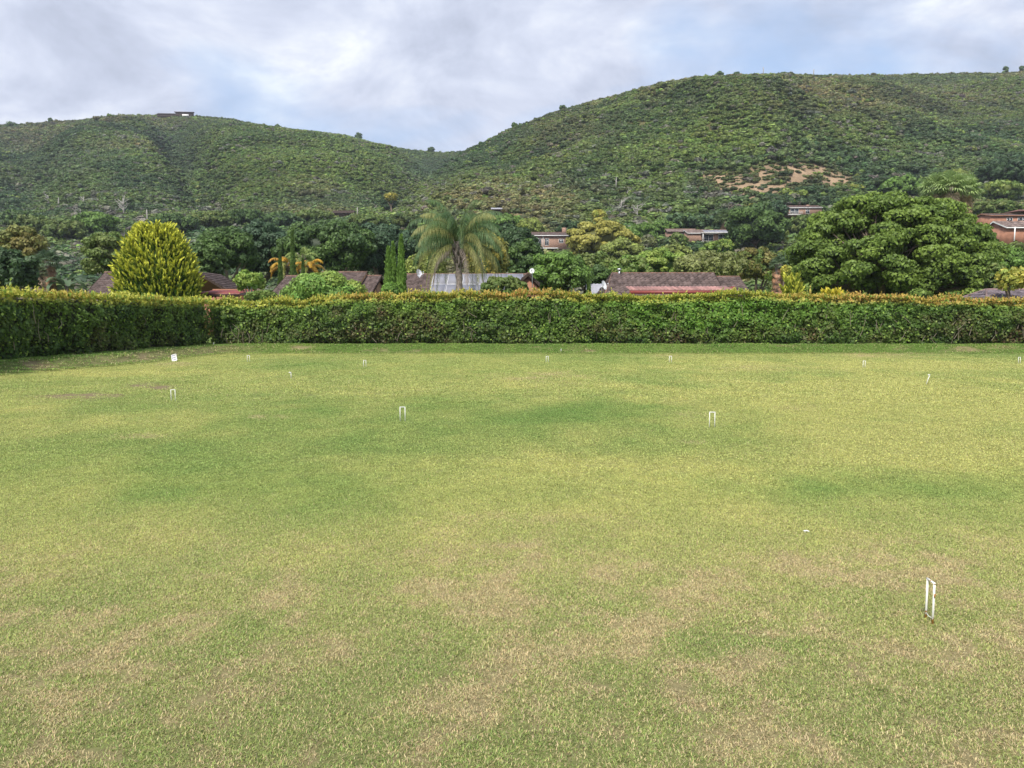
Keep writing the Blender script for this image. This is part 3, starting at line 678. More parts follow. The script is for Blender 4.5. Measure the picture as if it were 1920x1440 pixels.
# ------------------------------------------------------------------ trees
PAL = {'dome': (.24, .25, .06), 'domelight': (.36, .33, .075), 'dark': (.055, .100, .034), 'deep': (.042, .075, .032), 'mid': (.10, .165, .038), 'olive': (.165, .195, .055), 'yelgreen': (.26, .32, .065),
       'bright': (.15, .26, .048), 'gold': (.44, .36, .065), 'blue': (.065, .115, .060), 'brown': (.22, .17, .055), 'paleolive': (.25, .27, .10), 'fresh': (.14, .26, .05), 'big': (.072, .145, .030), 'grey': (.15, .15, .11)}
def crown_mesh(seed, R_, nlob, lobr, nleaf, size, pal, pal2=None, flat=1.0, fill=.55, core=True, hang=0, irregular=.2):
    """leaf clumps spread over lobes; R_ = (rx, ry, rz) half extents, origin at crown centre"""
    g = np.random.RandomState(seed); R_ = np.array(R_, float)
    i = np.arange(nlob) + .5; zf = 1 - 1.75 * i / nlob; th = i * 2.39996 + g.rand() * 6; sq = np.sqrt(np.clip(1 - zf * zf, 0, 1))
    d = unit(np.stack([sq * np.cos(th), sq * np.sin(th), zf], -1) + g.normal(0, .16, (nlob, 3)))
    rad = 1 + g.normal(0, irregular * .45, nlob); rad = np.where(g.rand(nlob) < .15, rad * .8, rad)
    lr = lobr * g.uniform(.7, 1.3, nlob)
    lob = d * (R_ * 1.0 - lobr * .8).clip(.05) * rad[:, None]
    area = lr ** 2; w = g.choice(nlob, nleaf, p=area / area.sum())
    dd = unit(g.normal(size=(nleaf, 3)) + np.array([0, 0, .35]) + d[w] * .35)
    sc = np.array([1, 1, .78 * flat])
    c = lob[w] + dd * sc * lr[w][:, None] * g.uniform(.72, 1.08, (nleaf, 1))
    # thin out what is buried in other lobes
    keep = np.ones(nleaf, bool)
    for j in range(nlob):
        keep &= ~((((c - lob[j]) / sc) ** 2).sum(1) < (lr[j] * .68) ** 2)
    keep |= g.rand(nleaf) < .05
    c, dd, w = c[keep], dd[keep], w[keep]; n = len(c)
    if hang: c[:, 2] -= hang * g.rand(n) ** 2
    nor = unit(dd + g.normal(0, .42, (n, 3)))
    v, q = leaves(c, nor, size * g.uniform(.6, 1.35, n), g, 1.5)
    p1 = np.array(PAL[pal]) * 1.18; p2 = np.array(PAL[pal2]) * 1.18 if pal2 else p1 * 1.25
    lt = g.rand(nlob); mixl = lt[w][:, None] * .75 + .35 * g.rand(n, 1)
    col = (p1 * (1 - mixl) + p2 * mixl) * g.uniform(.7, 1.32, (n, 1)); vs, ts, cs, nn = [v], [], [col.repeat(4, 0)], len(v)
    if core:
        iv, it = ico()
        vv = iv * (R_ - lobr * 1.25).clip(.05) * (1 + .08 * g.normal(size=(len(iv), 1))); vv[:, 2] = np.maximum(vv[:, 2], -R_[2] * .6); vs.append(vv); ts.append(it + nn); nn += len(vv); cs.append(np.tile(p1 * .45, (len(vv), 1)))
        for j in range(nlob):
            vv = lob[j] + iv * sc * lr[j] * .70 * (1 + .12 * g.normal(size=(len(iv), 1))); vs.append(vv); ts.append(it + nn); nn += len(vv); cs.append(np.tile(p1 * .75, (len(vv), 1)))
    return fast_mesh('crown', np.concatenate(vs), q, np.concatenate(ts) if ts else None, np.clip(np.concatenate(cs), 0, 1)), lob, lr
def add_trunk(root, lob, cz, h0, r, seed, nlimb=5, mat='bark', spread=.25):
    g = np.random.RandomState(seed + 500); b = MB()
    fork = cz * .45 if h0 is None else h0
    p = [(0, 0, -.3), (g.normal(0, r * .3), g.normal(0, r * .3), fork * .5), (g.normal(0, r * .5), g.normal(0, r * .5), fork)]
    b.tube(p, [r * 1.25, r, r * .8], 8)
    order = g.permutation(len(lob))[:nlimb]
    for j in order:
        e = lob[j] + np.array([0, 0, cz]); m = np.array(p[-1]) * .5 + e * .5 + np.array([0, 0, -.08 * cz]) + g.normal(0, r * .6, 3)
        b.tube([p[-1], m, e], [r * .6, r * .38, r * .12], 6, cap=False)
    b.build('trunk', M[mat], root, smooth=True)
def solveY(col, row, y0=100, y1=420):
    a, t = at_ratio(col, row); ys = np.arange(y0, y1, 1.0); hit = ground(a * ys, ys) > CAMH + t * ys
    return float(ys[np.argmax(hit)]) if hit.any() else None
def tree(label, cat, col, top, bot, w, Y, pal, pal2=None, name='tree', seed=None, nlob=None, lobf=.27, nleaf=None, leaf=None, group=None, depth=.9, flat=1.0, trunk=True, nlimb=5, tmat='bark', core=True, fill=.55, hang=0):
    """col: centre column, top/bot rows of the crown, w: width in px, Y: distance"""
    if name == 'skyline_tree': Y -= 4
    if 112 < Y < 420: Y = solveY(col, bot + .12 * (bot - top)) or Y
    x, _, zt = P(col, top, Y); _, _, zb = P(col, bot, Y); g0 = gz(x, Y); rx = w / FPX * Y / 2 * 1.0
    rz = (zt - zb) / 2; cz = (zt + zb) / 2 - g0
    if name == 'skyline_tree' and zb > g0 + .5: rz = (zt - g0 - .2) / 2; cz = rz + .2
    seed = seed or (int(col * 7 + top * 13) % 9973)
    s = min(rx, rz * 1.2); lobr = lobf * s; nlob = nlob or int(np.clip(6 + 3.4 * (rx * rz) / (lobr ** 2), 14, 100))
    px = 770 / Y; leaf = leaf or max(.22, 2.0 / px)
    nleaf = nleaf or int(np.clip(11.0 * (rx * rz * 4) / (leaf * leaf * .7), 1400, 18000))
    root = thing(name, label, cat, (x, Y, g0), 0, group)
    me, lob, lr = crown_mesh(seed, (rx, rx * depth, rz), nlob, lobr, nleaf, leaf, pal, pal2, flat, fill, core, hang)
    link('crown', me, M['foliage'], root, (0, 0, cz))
    if trunk: add_trunk(root, lob, cz, max(.3, min(cz * .5, (zb - g0) + .25 * rz)), max(.10, .035 * (cz + rz)), seed, nlimb, tmat)
    return root

def cypress(label, col, top, w, Y, pal='mid', group=None, gold=False):
    x, _, zt = P(col, top, Y); g0 = gz(x, Y); H = zt - g0; r = w / FPX * Y / 2; g = np.random.RandomState(int(col)); n = 2600
    f = g.rand(n) ** .9; th = g.rand(n) * 6.283; rr = r * np.minimum(1, (1 - f) * 2.4 + .04) ** .8 * (.55 + .75 * fbm(th * 2, f * 8, 3, 2)) * g.uniform(.8, 1.1, n)
    c = np.stack([rr * np.cos(th), rr * np.sin(th), .25 + f * (H - .25)], -1); nor = unit(np.stack([np.cos(th), np.sin(th), .3 + 0 * th], -1) + g.normal(0, .4, (n, 3)))
    ax = unit(np.stack([np.cos(th) * .35, np.sin(th) * .35, 1 + 0 * th], -1) + g.normal(0, .2, (n, 3)))
    v, q = leaves(c, nor, .17 * g.uniform(.7, 1.3, n), g, 2.4, ax); cc = np.array(PAL[pal]) * g.uniform(.65, 1.4, (n, 1))
    root = thing('cypress_tree', label, 'cypress', (x, Y, g0), 0, group)
    b = MB(); b.tube([(0, 0, .2), (0, 0, H * .5), (0, 0, H * .95)], [r * .7, r * .65, r * .08], 8, col=np.array(PAL[pal]) * .6)
    cv = np.concatenate(b.v); me = fast_mesh('crown', np.concatenate([v, cv]), np.concatenate([q, np.concatenate(b.q) + len(v)]), cols=np.concatenate([cc.repeat(4, 0), np.concatenate(b.c)]))
    link('crown', me, M['conifer_foliage'], root)
    b = MB(); b.tube([(0, 0, -.2), (0, 0, H * .3)], [.12, .09], 6); b.build('trunk', M['bark'], root)
    return root

def tufted(label, cat, name, col, top, bot, w, Y, ntuft, tl, base, tip, seed=1, depth=.9, upf=.75, egg=True, wid=.2, lf=.12):
    """golden conifer: upright feathery sprays over a rounded body"""
    x, _, zt = P(col, top, Y); _, _, zb = P(col, bot, Y); g0 = gz(x, Y); zb = max(zb, g0); H = zt - g0; r = w / FPX * Y / 2
    g = np.random.RandomState(seed); f = g.rand(ntuft); th = g.rand(ntuft) * 6.283
    prof = np.interp(f, [0, .15, .35, .6, .8, .92, 1], [.97, 1.0, 1.0, .93, .74, .52, .30]) if egg else np.interp(f, [0, .5, 1], [.6, 1, .3])
    rr = r * prof * g.uniform(.55, 1.0, ntuft) ** .5 * .92
    hb = f * (H - tl * .9)
    p0 = np.stack([rr * np.cos(th), rr * np.sin(th) * depth, hb], -1)
    out = np.stack([np.cos(th), np.sin(th), np.zeros(ntuft)], -1)
    d = unit(out * (1 - upf) * 1.6 * (1 - f[:, None] * .5) + np.array([.0, 0, upf]) + g.normal(0, .22, (ntuft, 3)))
    ln = tl * g.uniform(.6, 1.25, ntuft); K = 15; V, Q, C = [], [], []; nv = 0; tuft_r = g.normal(size=ntuft)
    for k in range(K):
        t = (k + g.rand(ntuft)) / K; wd = wid * ((1 - t) ** .6 + .2)
        bend = d + out * (.35 * (1 - t[:, None])) * .5
        side = unit(g.normal(size=(ntuft, 3))); c = p0 + bend * (ln * t)[:, None] + side * (wd * .5)[:, None]
        ax = unit(d * 1.0 + side * .45); v, q = leaves(c, unit(side + g.normal(0, .3, (ntuft, 3))), lf * g.uniform(.8, 1.3, ntuft), g, 2.6, ax)
        V.append(v); Q.append(q + nv); nv += len(v); m = np.clip((t - .28) * 1.25 + .40 * (f - .5) + tuft_r * .3, 0, 1)[:, None]
        C.append(((np.array(base) * (1 - m) + np.array(tip) * m) * g.uniform(.8, 1.2, (ntuft, 1))).repeat(4, 0))
    iv, it = ico(); cv = iv * np.array([r * .80, r * .80 * depth, H * .43]) + np.array([0, 0, H * .43])
    V.append(cv); C.append(np.tile(np.array(base) * .5, (len(cv), 1)))
    root = thing(name, label, cat, (x, Y, g0))
    link('crown', fast_mesh('crown', np.concatenate(V), np.concatenate(Q), it + nv, np.clip(np.concatenate(C), 0, 1)), M['conifer_foliage'], root)
    b = MB(); b.tube([(0, 0, -.3), (0, 0, H * .5)], [.22, .12], 8); b.build('trunk', M['bark'], root)
    return root

# ---- palms
def frond_geo(MBo, g, origin, az, el0, length, droop, nl, leafl, col, colv=.2, hang=.6, wleaf=.06, rach=.03, colr=(.16, .2, .06)):
    K = 9; p = np.array(origin, float); el = el0; pts = [p.copy()]
    for k in range(K):
        el = max(el - droop / K * (0.5 + 1.1 * k / K), -1.45); p = p + np.array([cos(az) * cos(el), sin(az) * cos(el), sin(el)]) * length / K; pts.append(p.copy())
    pts = np.array(pts); MBo.tube(pts, np.linspace(rach, rach * .25, K + 1), 3, col=colr, cap=False)
    t = np.linspace(.12, 1.0, nl); idx = t * K; i0 = np.clip(idx.astype(int), 0, K - 1); fr = (idx - i0)[:, None]
    base = pts[i0] * (1 - fr) + pts[i0 + 1] * fr; tan = unit(pts[i0 + 1] - pts[i0])
    side = unit(np.cross(tan, np.array([0, 0, 1.0]) + 0 * tan))
    ll = leafl * np.sin(np.clip(t * .9 + .12, 0, 1) * pi) ** .5
    for sgn in (-1, 1):
        d = unit(side * sgn + tan * .45 + np.array([0, 0, -hang]) + g.normal(0, .16, (nl, 3)))
        d2 = unit(d + np.array([0, 0, -hang * 1.6]))
        wv = tan * wleaf * .5; L_ = ll[:, None] * g.uniform(.8, 1.15, (nl, 1))
        m = base + d * L_ * .5; e = m + d2 * L_ * .5
        v = np.stack([base - wv * .6, base + wv * .6, m + wv, m - wv, e], 1).reshape(-1, 3); k = np.arange(nl) * 5
        cc = (np.array(col) * g.uniform(1 - colv, 1 + colv, (nl, 1))).repeat(5, 0)
        MBo.add(v, np.stack([k, k + 1, k + 2, k + 3], -1), np.stack([k + 3, k + 2, k + 4], -1), cc)
def feather_palm(label, col, top, Y, crown_row, span, nf=38, seed=1, cols=None, dead=5, trunk_r=.24, nl=46, leafl=.75, group=None, elr=(-.5, 1.45), droop=2.0, name='palm_tree', tcol='palm_trunk', hang=.8, boot=.0, wl=.075):
    g = np.random.RandomState(seed); x, _, zt = P(col, top, Y); _, _, zc = P(col, crown_row, Y); g0 = gz(x, Y); H = zc - g0; L_ = span / FPX * Y / 2 * 1.28
    root = thing(name, label, 'palm', (x, Y, g0), 0, group)
    cols = cols or [(.13, .19, .075), (.16, .21, .09), (.20, .21, .075), (.10, .17, .07)]
    b = MB()
    for k in range(nf):
        u = (k + .5) / nf; el = elr[0] + (elr[1] - elr[0]) * u ** .9 + g.normal(0, .08); az = k * 2.399 + g.normal(0, .15)
        if name == 'queen_palm' and el < .5 and abs((az + pi / 2 + pi) % (2 * pi) - pi) < .45: continue
        c = cols[g.randint(len(cols))] if u > .25 else cols[2 % len(cols)]
        frond_geo(b, g, (cos(az) * .15, sin(az) * .15, H + .35 * u), az, el, L_ * g.uniform(.85, 1.1) * (1 - .12 * u), droop * g.uniform(.8, 1.15) * np.interp(el, [.9, 1.5], [1, .8]), nl, leafl, c, .22, hang, wl)
    b.build('crown', M['foliage'], root)
    b = MB(); zs = np.linspace(-.3, H + .1, 16); rr = trunk_r * (1 + .10 * np.cos(np.arange(16) * pi)) * np.interp(zs, [0, H * .75, H], [1.0, .95, 1.25 + boot])
    b.tube([(g.normal(0, .015), g.normal(0, .015), z) for z in zs], rr, 12)
    for k in range(26):                                  # old leaf bases below the crown
        az = k * 2.4; zz = H - 1.9 + 1.9 * k / 26; r0 = trunk_r * 1.05
        b.tube([(cos(az) * r0, sin(az) * r0, zz), (cos(az) * (r0 + .10), sin(az) * (r0 + .10), zz + .3), (cos(az) * (r0 + .22 + .2 * k / 26), sin(az) * (r0 + .22 + .2 * k / 26), zz + .75)], [.09, .06, .03], 5)
    b.build('trunk', M[tcol], root)
    for k in range(dead):
        b = MB(); az = [-.35, .25, 2.9, -2.6, -1.2, 3.5][k % 6] + g.normal(0, .15)
        frond_geo(b, g, (cos(az) * .2, sin(az) * .2, H - .3), az, -.1, L_ * .8, 2.6, 40, leafl * .8, (.36, .29, .24), .25, 1.2, .06, .035, (.30, .24, .18))
        b.build('dead_frond', M['foliage'], root)
    return root
def fan_palm(label, col, top, Y, base_row, span, seed=1, skirt=True, green=(.17, .23, .085), dry=(.42, .30, .18), group=None, nf=26, name='fan_palm', trunk_r=.28, skirt_len=1.6):
    g = np.random.RandomState(seed); x, _, zt = P(col, top, Y); g0 = gz(x, Y); r = span / FPX * Y / 2; _, _, zc = P(col, base_row, Y); H = max(zc - g0, .4)
    root = thing(name, label, 'palm', (x, Y, g0), 0, group)
    def fan(b, o, az, el, pl, rl, c, fold=.9):
        dirv = np.array([cos(az) * cos(el), sin(az) * cos(el), sin(el)]); s = unit(np.cross(dirv, [0, 0, 1.0])); u = np.cross(s, dirv); hub = np.array(o) + dirv * pl
        b.tube([o, hub], [.03, .02], 3, col=(.2, .2, .08), cap=False)
        for j in range(15):
            a = (j / 14 - .5) * 3.6; d = unit(dirv * cos(a) + s * sin(a) + u * g.normal(0, .08)); e1 = hub + d * rl * .6; e2 = e1 + unit(d + np.array([0, 0, -fold])) * rl * .45
            wv = np.cross(d, u); wv = wv / (np.linalg.norm(wv) + 1e-6) * rl * .07
            b.add([hub, e1 - wv, e2, e1 + wv], [(0, 1, 2, 3)], col=np.array(c) * g.uniform(.75, 1.25))
    b = MB()
    for k in range(nf):
        u = (k + .5) / nf; fan(b, (0, 0, H), k * 2.399, -.35 + 1.75 * u, r * .5 * g.uniform(.8, 1.1), r * .55, green)
    b.build('crown', M['foliage'], root)
    if skirt:
        b = MB()
        for k in range(30):
            u = k / 30; az = k * 2.4; zz = H - .1 - skirt_len * u * .75
            fan(b, (cos(az) * trunk_r, sin(az) * trunk_r, zz), az, -.95 - .35 * g.rand(), r * .25, r * .4, np.array(dry) * g.uniform(.6, 1.15), .8)
        b.build('dead_skirt', M['foliage'], root)
    b = MB(); b.tube([(0, 0, -.3), (.05, 0, H * .5), (0, 0, H + .1)], [trunk_r * 1.1, trunk_r * .9, trunk_r], 10); b.build('trunk', M['palm_trunk'], root)
    return root
def banana(label, col, top, Y, base_row, span, seed=1, name='strelitzia_plant', n=11, c=(.16, .26, .10), cat='plant', paddle=.27, stem_h=None):
    """big paddle leaves fanning from a short stem"""
    g = np.random.RandomState(seed); x, _, zt = P(col, top, Y); _, _, zb = P(col, base_row, Y); g0 = gz(x, Y); H = max(zb - g0, .3); L_ = max(zt - zb, span / FPX * Y / 2) * 1.15
    root = thing(name, label, cat, (x, Y, g0)); b = MB()
    for k in range(n):
        az = k * 2.399 + g.normal(0, .2); el = g.uniform(.45, 1.35); K = 7; p = np.array([0, 0, H * .9]); pts = [p]; e = el
        for j in range(K): e -= .14 + .05 * j; p = p + np.array([cos(az) * cos(e), sin(az) * cos(e), sin(e)]) * L_ / K; pts.append(p)
        pts = np.array(pts); s = np.array([-sin(az), cos(az), 0.0]); v, q = [], []
        for j in range(1, K + 1):
            wv = L_ * paddle * .5 * sin(pi * min(1, (j - .6) / K)) ** .6
            v += [pts[j] - s * wv + [0, 0, wv * .35], pts[j], pts[j] + s * wv + [0, 0, wv * .35]]
        for j in range(K - 1):
            o = j * 3; q += [(o, o + 1, o + 4, o + 3), (o + 1, o + 2, o + 5, o + 4)]
        b.add(v, q, col=np.array(c) * g.uniform(.75, 1.35)); b.tube(pts[:4], .03, 3, col=np.array(c) * .9, cap=False)
    b.build('leaves', M['foliage'], root)
    b = MB(); b.tube([(0, 0, -.2), (0, 0, H)], [.16, .12], 8); b.build('stem', M['palm_trunk'], root)
    return root
def dead_tree(label, col, top, bot, Y, seed=1, spread=.5, nb=7, pole=False, group=None, thick=1.0):
    g = np.random.RandomState(seed); Y = solveY(col, bot, 180, 950) or Y; x, _, zt = P(col, top, Y); g0 = gz(x, Y); z0 = g0; H = max(zt - z0, 2)
    root = thing('dead_tree' if not pole else 'wooden_pole', label, 'dead tree' if not pole else 'pole', (x, Y, z0), 0, group); b = MB(); r = .0007 * Y * thick
    b.tube([(0, 0, -.5), (g.normal(0, .02 * H), 0, H * .5), (g.normal(0, .03 * H) if not pole else 0, 0, H)], [r * 1.2, r, r * (.5 if not pole else .9)], 6)
    b.build('trunk', M['pale_bark'], root)
    if not pole:
        b = MB()
        for k in range(nb):
            z = H * g.uniform(.35, .9); az = g.rand() * 6.28; l = H * spread * g.uniform(.5, 1); e = np.array([cos(az) * l, sin(az) * l * .6, z + l * g.uniform(.3, 1.1)]); m = np.array([0, 0, z]) * .5 + e * .5 + g.normal(0, l * .1, 3)
            b.tube([(0, 0, z), m, e], [r * .7, r * .5, r * .25], 5, cap=False)
            for q in range(3):
                s0 = m + (e - m) * g.rand(); b.tube([s0, s0 + unit(g.normal(size=3) + [0, 0, .8]) * l * .4], [r * .4, r * .2], 4, cap=False)
        b.build('branches', M['pale_bark'], root)
    return root

# ------------------------------------------------------------------ houses
def roof_slope(b, e0, e1, r0, r1, tile=.30, amp=.035, corr=False, lip=.055, col=(1, 1, 1), g=None):
    """tiled plane between eave e0-e1 and ridge r0-r1 (trapezoid or triangle)"""
    e0, e1, r0, r1 = [np.array(v, float) for v in (e0, e1, r0, r1)]; g = g or np.random.RandomState(1)
    u = unit(e1 - e0); mid = (r0 + r1) / 2 - e0; up = mid - u * mid.dot(u); Ls = np.linalg.norm(up); up = up / Ls; n = np.cross(u, up); n = n if n[2] > 0 else -n
    ul, ur = (r0 - e0).dot(u), (r1 - e0).dot(u); Le = (e1 - e0).dot(u)
    lo, hi = min(0, ul), max(Le, ur); nx = max(2, int((hi - lo) / tile)); ny = 1 if corr else max(2, int(Ls / (tile * 1.15))); sub = 4
    xs = np.linspace(lo, hi, nx * sub + 1); wave = np.abs(np.sin(np.arange(nx * sub + 1) * pi / sub)) * amp
    jt = g.uniform(.72, 1.25, (ny, nx)); V, Q, C = [], [], []; k = 0
    for j in range(ny):
        y0, y1 = Ls * j / ny, Ls * (j + 1) / ny
        l0, h0 = ul * y0 / Ls, Le + (ur - Le) * y0 / Ls; l1, h1 = ul * y1 / Ls, Le + (ur - Le) * y1 / Ls
        xa = np.clip(xs, l0, h0); xb = np.clip(xs, l1, h1)
        a = e0 + u * xa[:, None] + up * y0 + n * (wave + lip)[:, None]; bb = e0 + u * xb[:, None] + up * (y1 + .01) + n * wave[:, None]
        f = e0 + u * xa[:, None] + up * y0
        m = len(xs); V += [f, a, bb]; i = np.arange(m - 1)
        for o in (0, m): Q.append(np.stack([k + o + i, k + o + i + 1, k + o + m + i + 1, k + o + m + i], -1))
        c = np.repeat(jt[j], sub); c = np.append(c, c[-1])[:, None] * np.ones(3) * np.array(col); C += [c * .6, c, c]; k += 3 * m
    b.add(np.concatenate(V), np.concatenate(Q), col=np.concatenate(C))
class House:
    def __init__(s, label, name, x, y, z, rz, L, D, he, hr, wall, roofm, hip=(0, 0), tile=.30, over=.45, group=None, corr=False, fascia='dark_timber', amp=.06, ridge=True):
        s.root = thing(name, label, 'house', (x, y, z), rz, group); s.L, s.D, s.he, s.hr, s.wallm = L, D, he, hr, wall
        g = np.random.RandomState(int(abs(x) * 10) + 3)
        b = MB(); l, d = L / 2, D / 2
        b.box(-l, l, -d, d, -.6, he)
        for sx, hp in ((-1, hip[0]), (1, hip[1])):
            if not hp: b.add([(sx * (l - .02), -d, he), (sx * (l - .02), d, he), (sx * (l - .02), 0, hr - .12), (sx * (l - .22), -d, he), (sx * (l - .22), d, he), (sx * (l - .22), 0, hr - .12)],
                             [(0, 2, 5, 3), (1, 4, 5, 2)], [(0, 1, 2), (3, 5, 4)])
        b.build('wall', M[wall], s.root)
        o = over; pitch = (hr - he) / d; ze = he - o * pitch + .06
        R0 = (-l - (0 if hip[0] else .25) + hip[0], 0, hr + .06); R1 = (l + (0 if hip[1] else .25) - hip[1], 0, hr + .06)
        E = lambda sx, sy: (sx * (l + (o if hip[(sx + 1) // 2] else .25)), sy * (d + o), ze)
        b = MB(); roof_slope(b, E(-1, -1), E(1, -1), R0, R1, tile, amp, corr, g=g); roof_slope(b, E(-1, 1), E(1, 1), R0, R1, tile * 2, amp, corr, g=g)
        if hip[0]: roof_slope(b, E(-1, 1), E(-1, -1), R0, R0, tile, amp, corr, g=g)
        if hip[1]: roof_slope(b, E(1, -1), E(1, 1), R1, R1, tile, amp, corr, g=g)
        if ridge:
            q = np.array([R0, R1]); k = int(np.linalg.norm(q[1] - q[0]) / .4) + 2
            b.tube(np.linspace(q[0] + [0, 0, .03], q[1] + [0, 0, .03], k), .10 * (1 + .12 * (np.arange(k) % 2)), 6, col=(1.55, 1.25, 1.05))
            for hp, Rr, sx in ((hip[0], R0, -1), (hip[1], R1, 1)):
                if hp:
                    for sy in (-1, 1): b.tube([np.array(E(sx, sy)) + [0, 0, .05], np.array(Rr) + [0, 0, .05]], .085, 5, col=(1.5, 1.25, 1.05))
        s.roof = b.build('roof', M[roofm], s.root)
        b = MB()
        for sy in (-1, 1): b.box(-l - .2, l + .2, sy * (d + o) - .02, sy * (d + o) + .02, ze - .2, ze - .01)
        for sx, hp in ((-1, hip[0]), (1, hip[1])):
            if not hp:
                for sy in (-1, 1):
                    xx = sx * (l + .26); b.poly([(xx, sy * (d + o), ze - .17), (xx, sy * (d + o), ze + .06), (xx, 0, hr + .12), (xx, 0, hr - .12)])
                    xx = sx * (l + .22); b.poly([(xx, sy * (d + o), ze - .17), (xx, sy * (d + o), ze + .06), (xx, 0, hr + .12), (xx, 0, hr - .12)])
        b.build('fascia', M[fascia], s.root)
    def window(s, x, z, w, h, side=-1, frame='white_paint', name='window'):
        y = side * (s.D / 2 + .03); b = MB(); t = .07
        for (x0, x1, z0, z1) in ((x - w / 2, x + w / 2, z, z + t), (x - w / 2, x + w / 2, z + h - t, z + h), (x - w / 2, x - w / 2 + t, z + t, z + h - t), (x + w / 2 - t, x + w / 2, z + t, z + h - t), (x - t / 2, x + t / 2, z + t, z + h - t)):
            b.box(x0, x1, y - .03, y + .03, z0, z1)
        f = b.build(name, M[frame], s.root); b = MB(); b.box(x - w / 2 + t, x - t / 2, y - .01, y + .02, z + t, z + h - t); b.box(x + t / 2, x + w / 2 - t, y - .01, y + .02, z + t, z + h - t)
        b.build('pane', M['dark_glass'], f); return f
    def part(s, name, mat, boxes=(), tubes=(), polys=()):
        b = MB()
        for q in boxes: b.box(*q)
        for q in tubes: b.tube(*q)
        for q in polys: b.poly(q)
        return b.build(name, M[mat], s.root)
    def solar(s, x0, x1, f0, f1, nx, ny, side=-1):
        """panels laid on the front slope between height fractions f0..f1"""
        d = s.D / 2; o = .45; ye = side * (d + o); pitch = (s.hr - s.he) / d; ze = s.he - o * pitch + .06
        e = np.array([0, ye, ze]); r = np.array([0, 0, s.hr + .06]); up = r - e; n = unit(np.cross([1.0, 0, 0], up)); n = n if n[2] > 0 else -n
        for i in range(nx):
            for j in range(ny):
                a0 = x0 + (x1 - x0) * i / nx + .02; a1 = x0 + (x1 - x0) * (i + 1) / nx - .02; g0 = f0 + (f1 - f0) * j / ny + .006; g1 = f0 + (f1 - f0) * (j + 1) / ny - .006
                def pt(a, f, h): return e + up * f + np.array([a, 0, 0]) + n * h
                def slab(b, a0, a1, g0, g1, h0, h1):
                    v = [pt(a, f, h) for h in (h0, h1) for f in (g0, g1) for a in (a0, a1)]
                    b.add(v, [(0, 2, 3, 1), (4, 5, 7, 6), (0, 1, 5, 4), (2, 6, 7, 3), (0, 4, 6, 2), (1, 3, 7, 5)])
                b = MB(); slab(b, a0, a1, g0, g1, .08, .115); f = b.build('solar_panel', M['solar_frame'], s.root)
                b = MB(); slab(b, a0 + .05, a1 - .05, g0 + .012, g1 - .012, .118, .121); b.build('panel_glass', M['solar_glass'], f)
def dish(label, col, row, Y, r, parent=None, az=-.6, pole=0, name='satellite_dish', tilt=.5, base=None):
    """offset dish with feed arm on its mast; bolted to a house it is that house's part"""
    x, _, z = P(col, row, Y); b = MB(); rings = 5; seg = 16; V = [(0, 0, 0)]; 
    for i in range(1, rings + 1):
        rr = r * i / rings
        for j in range(seg): th = j * 2 * pi / seg; V.append((rr * cos(th), -.22 * rr * rr / r, rr * sin(th) * 1.08))
    T = [(0, 1 + j, 1 + (j + 1) % seg) for j in range(seg)]; Q = []
    for i in range(rings - 1):
        for j in range(seg): a = 1 + i * seg + j; c = 1 + i * seg + (j + 1) % seg; Q.append((a, c, c + seg, a + seg))
    V = np.array(V); V2 = V + [0, .02, 0]; n = len(V); b.add(np.concatenate([V, V2]), Q + [tuple(v + n for v in q[::-1]) for q in Q], T + [tuple(v + n for v in t[::-1]) for t in T])
    a = MB(); a.tube([(0, 0, -r), (0, -r * 1.0, -r * .55), (0, -r * 1.25, -r * .1)], .016, 6); a.tube([(0, -r * 1.25, -.07), (0, -r * 1.15, .05)], .04, 8)
    m = MB(); bz = z if base is None else z - base
    m.tube([(0, .12, 0), (0, .14, -.2), (0, .14, -(bz))], .03, 8)
    if parent is None:
        root = thing(name, label, 'dish', (x, Y, z), az)
    else:
        root = bpy.data.objects.new(name, None); COL.objects.link(root); root.parent = parent
        pl = parent.location; rz = parent.rotation_euler[2]; dx, dy = x - pl[0], Y - pl[1]
        root.location = (dx * cos(-rz) - dy * sin(-rz), dx * sin(-rz) + dy * cos(-rz), z - pl[2]); root.rotation_euler = (0, 0, az - rz)
    rf = b.build('reflector', M['white_dish'], root, smooth=True); rf.rotation_euler = (-tilt, 0, 0)
    a.build('feed_arm', M['steel'], root).rotation_euler = (-tilt, 0, 0); m.build('mast', M['steel'], root)
    return root

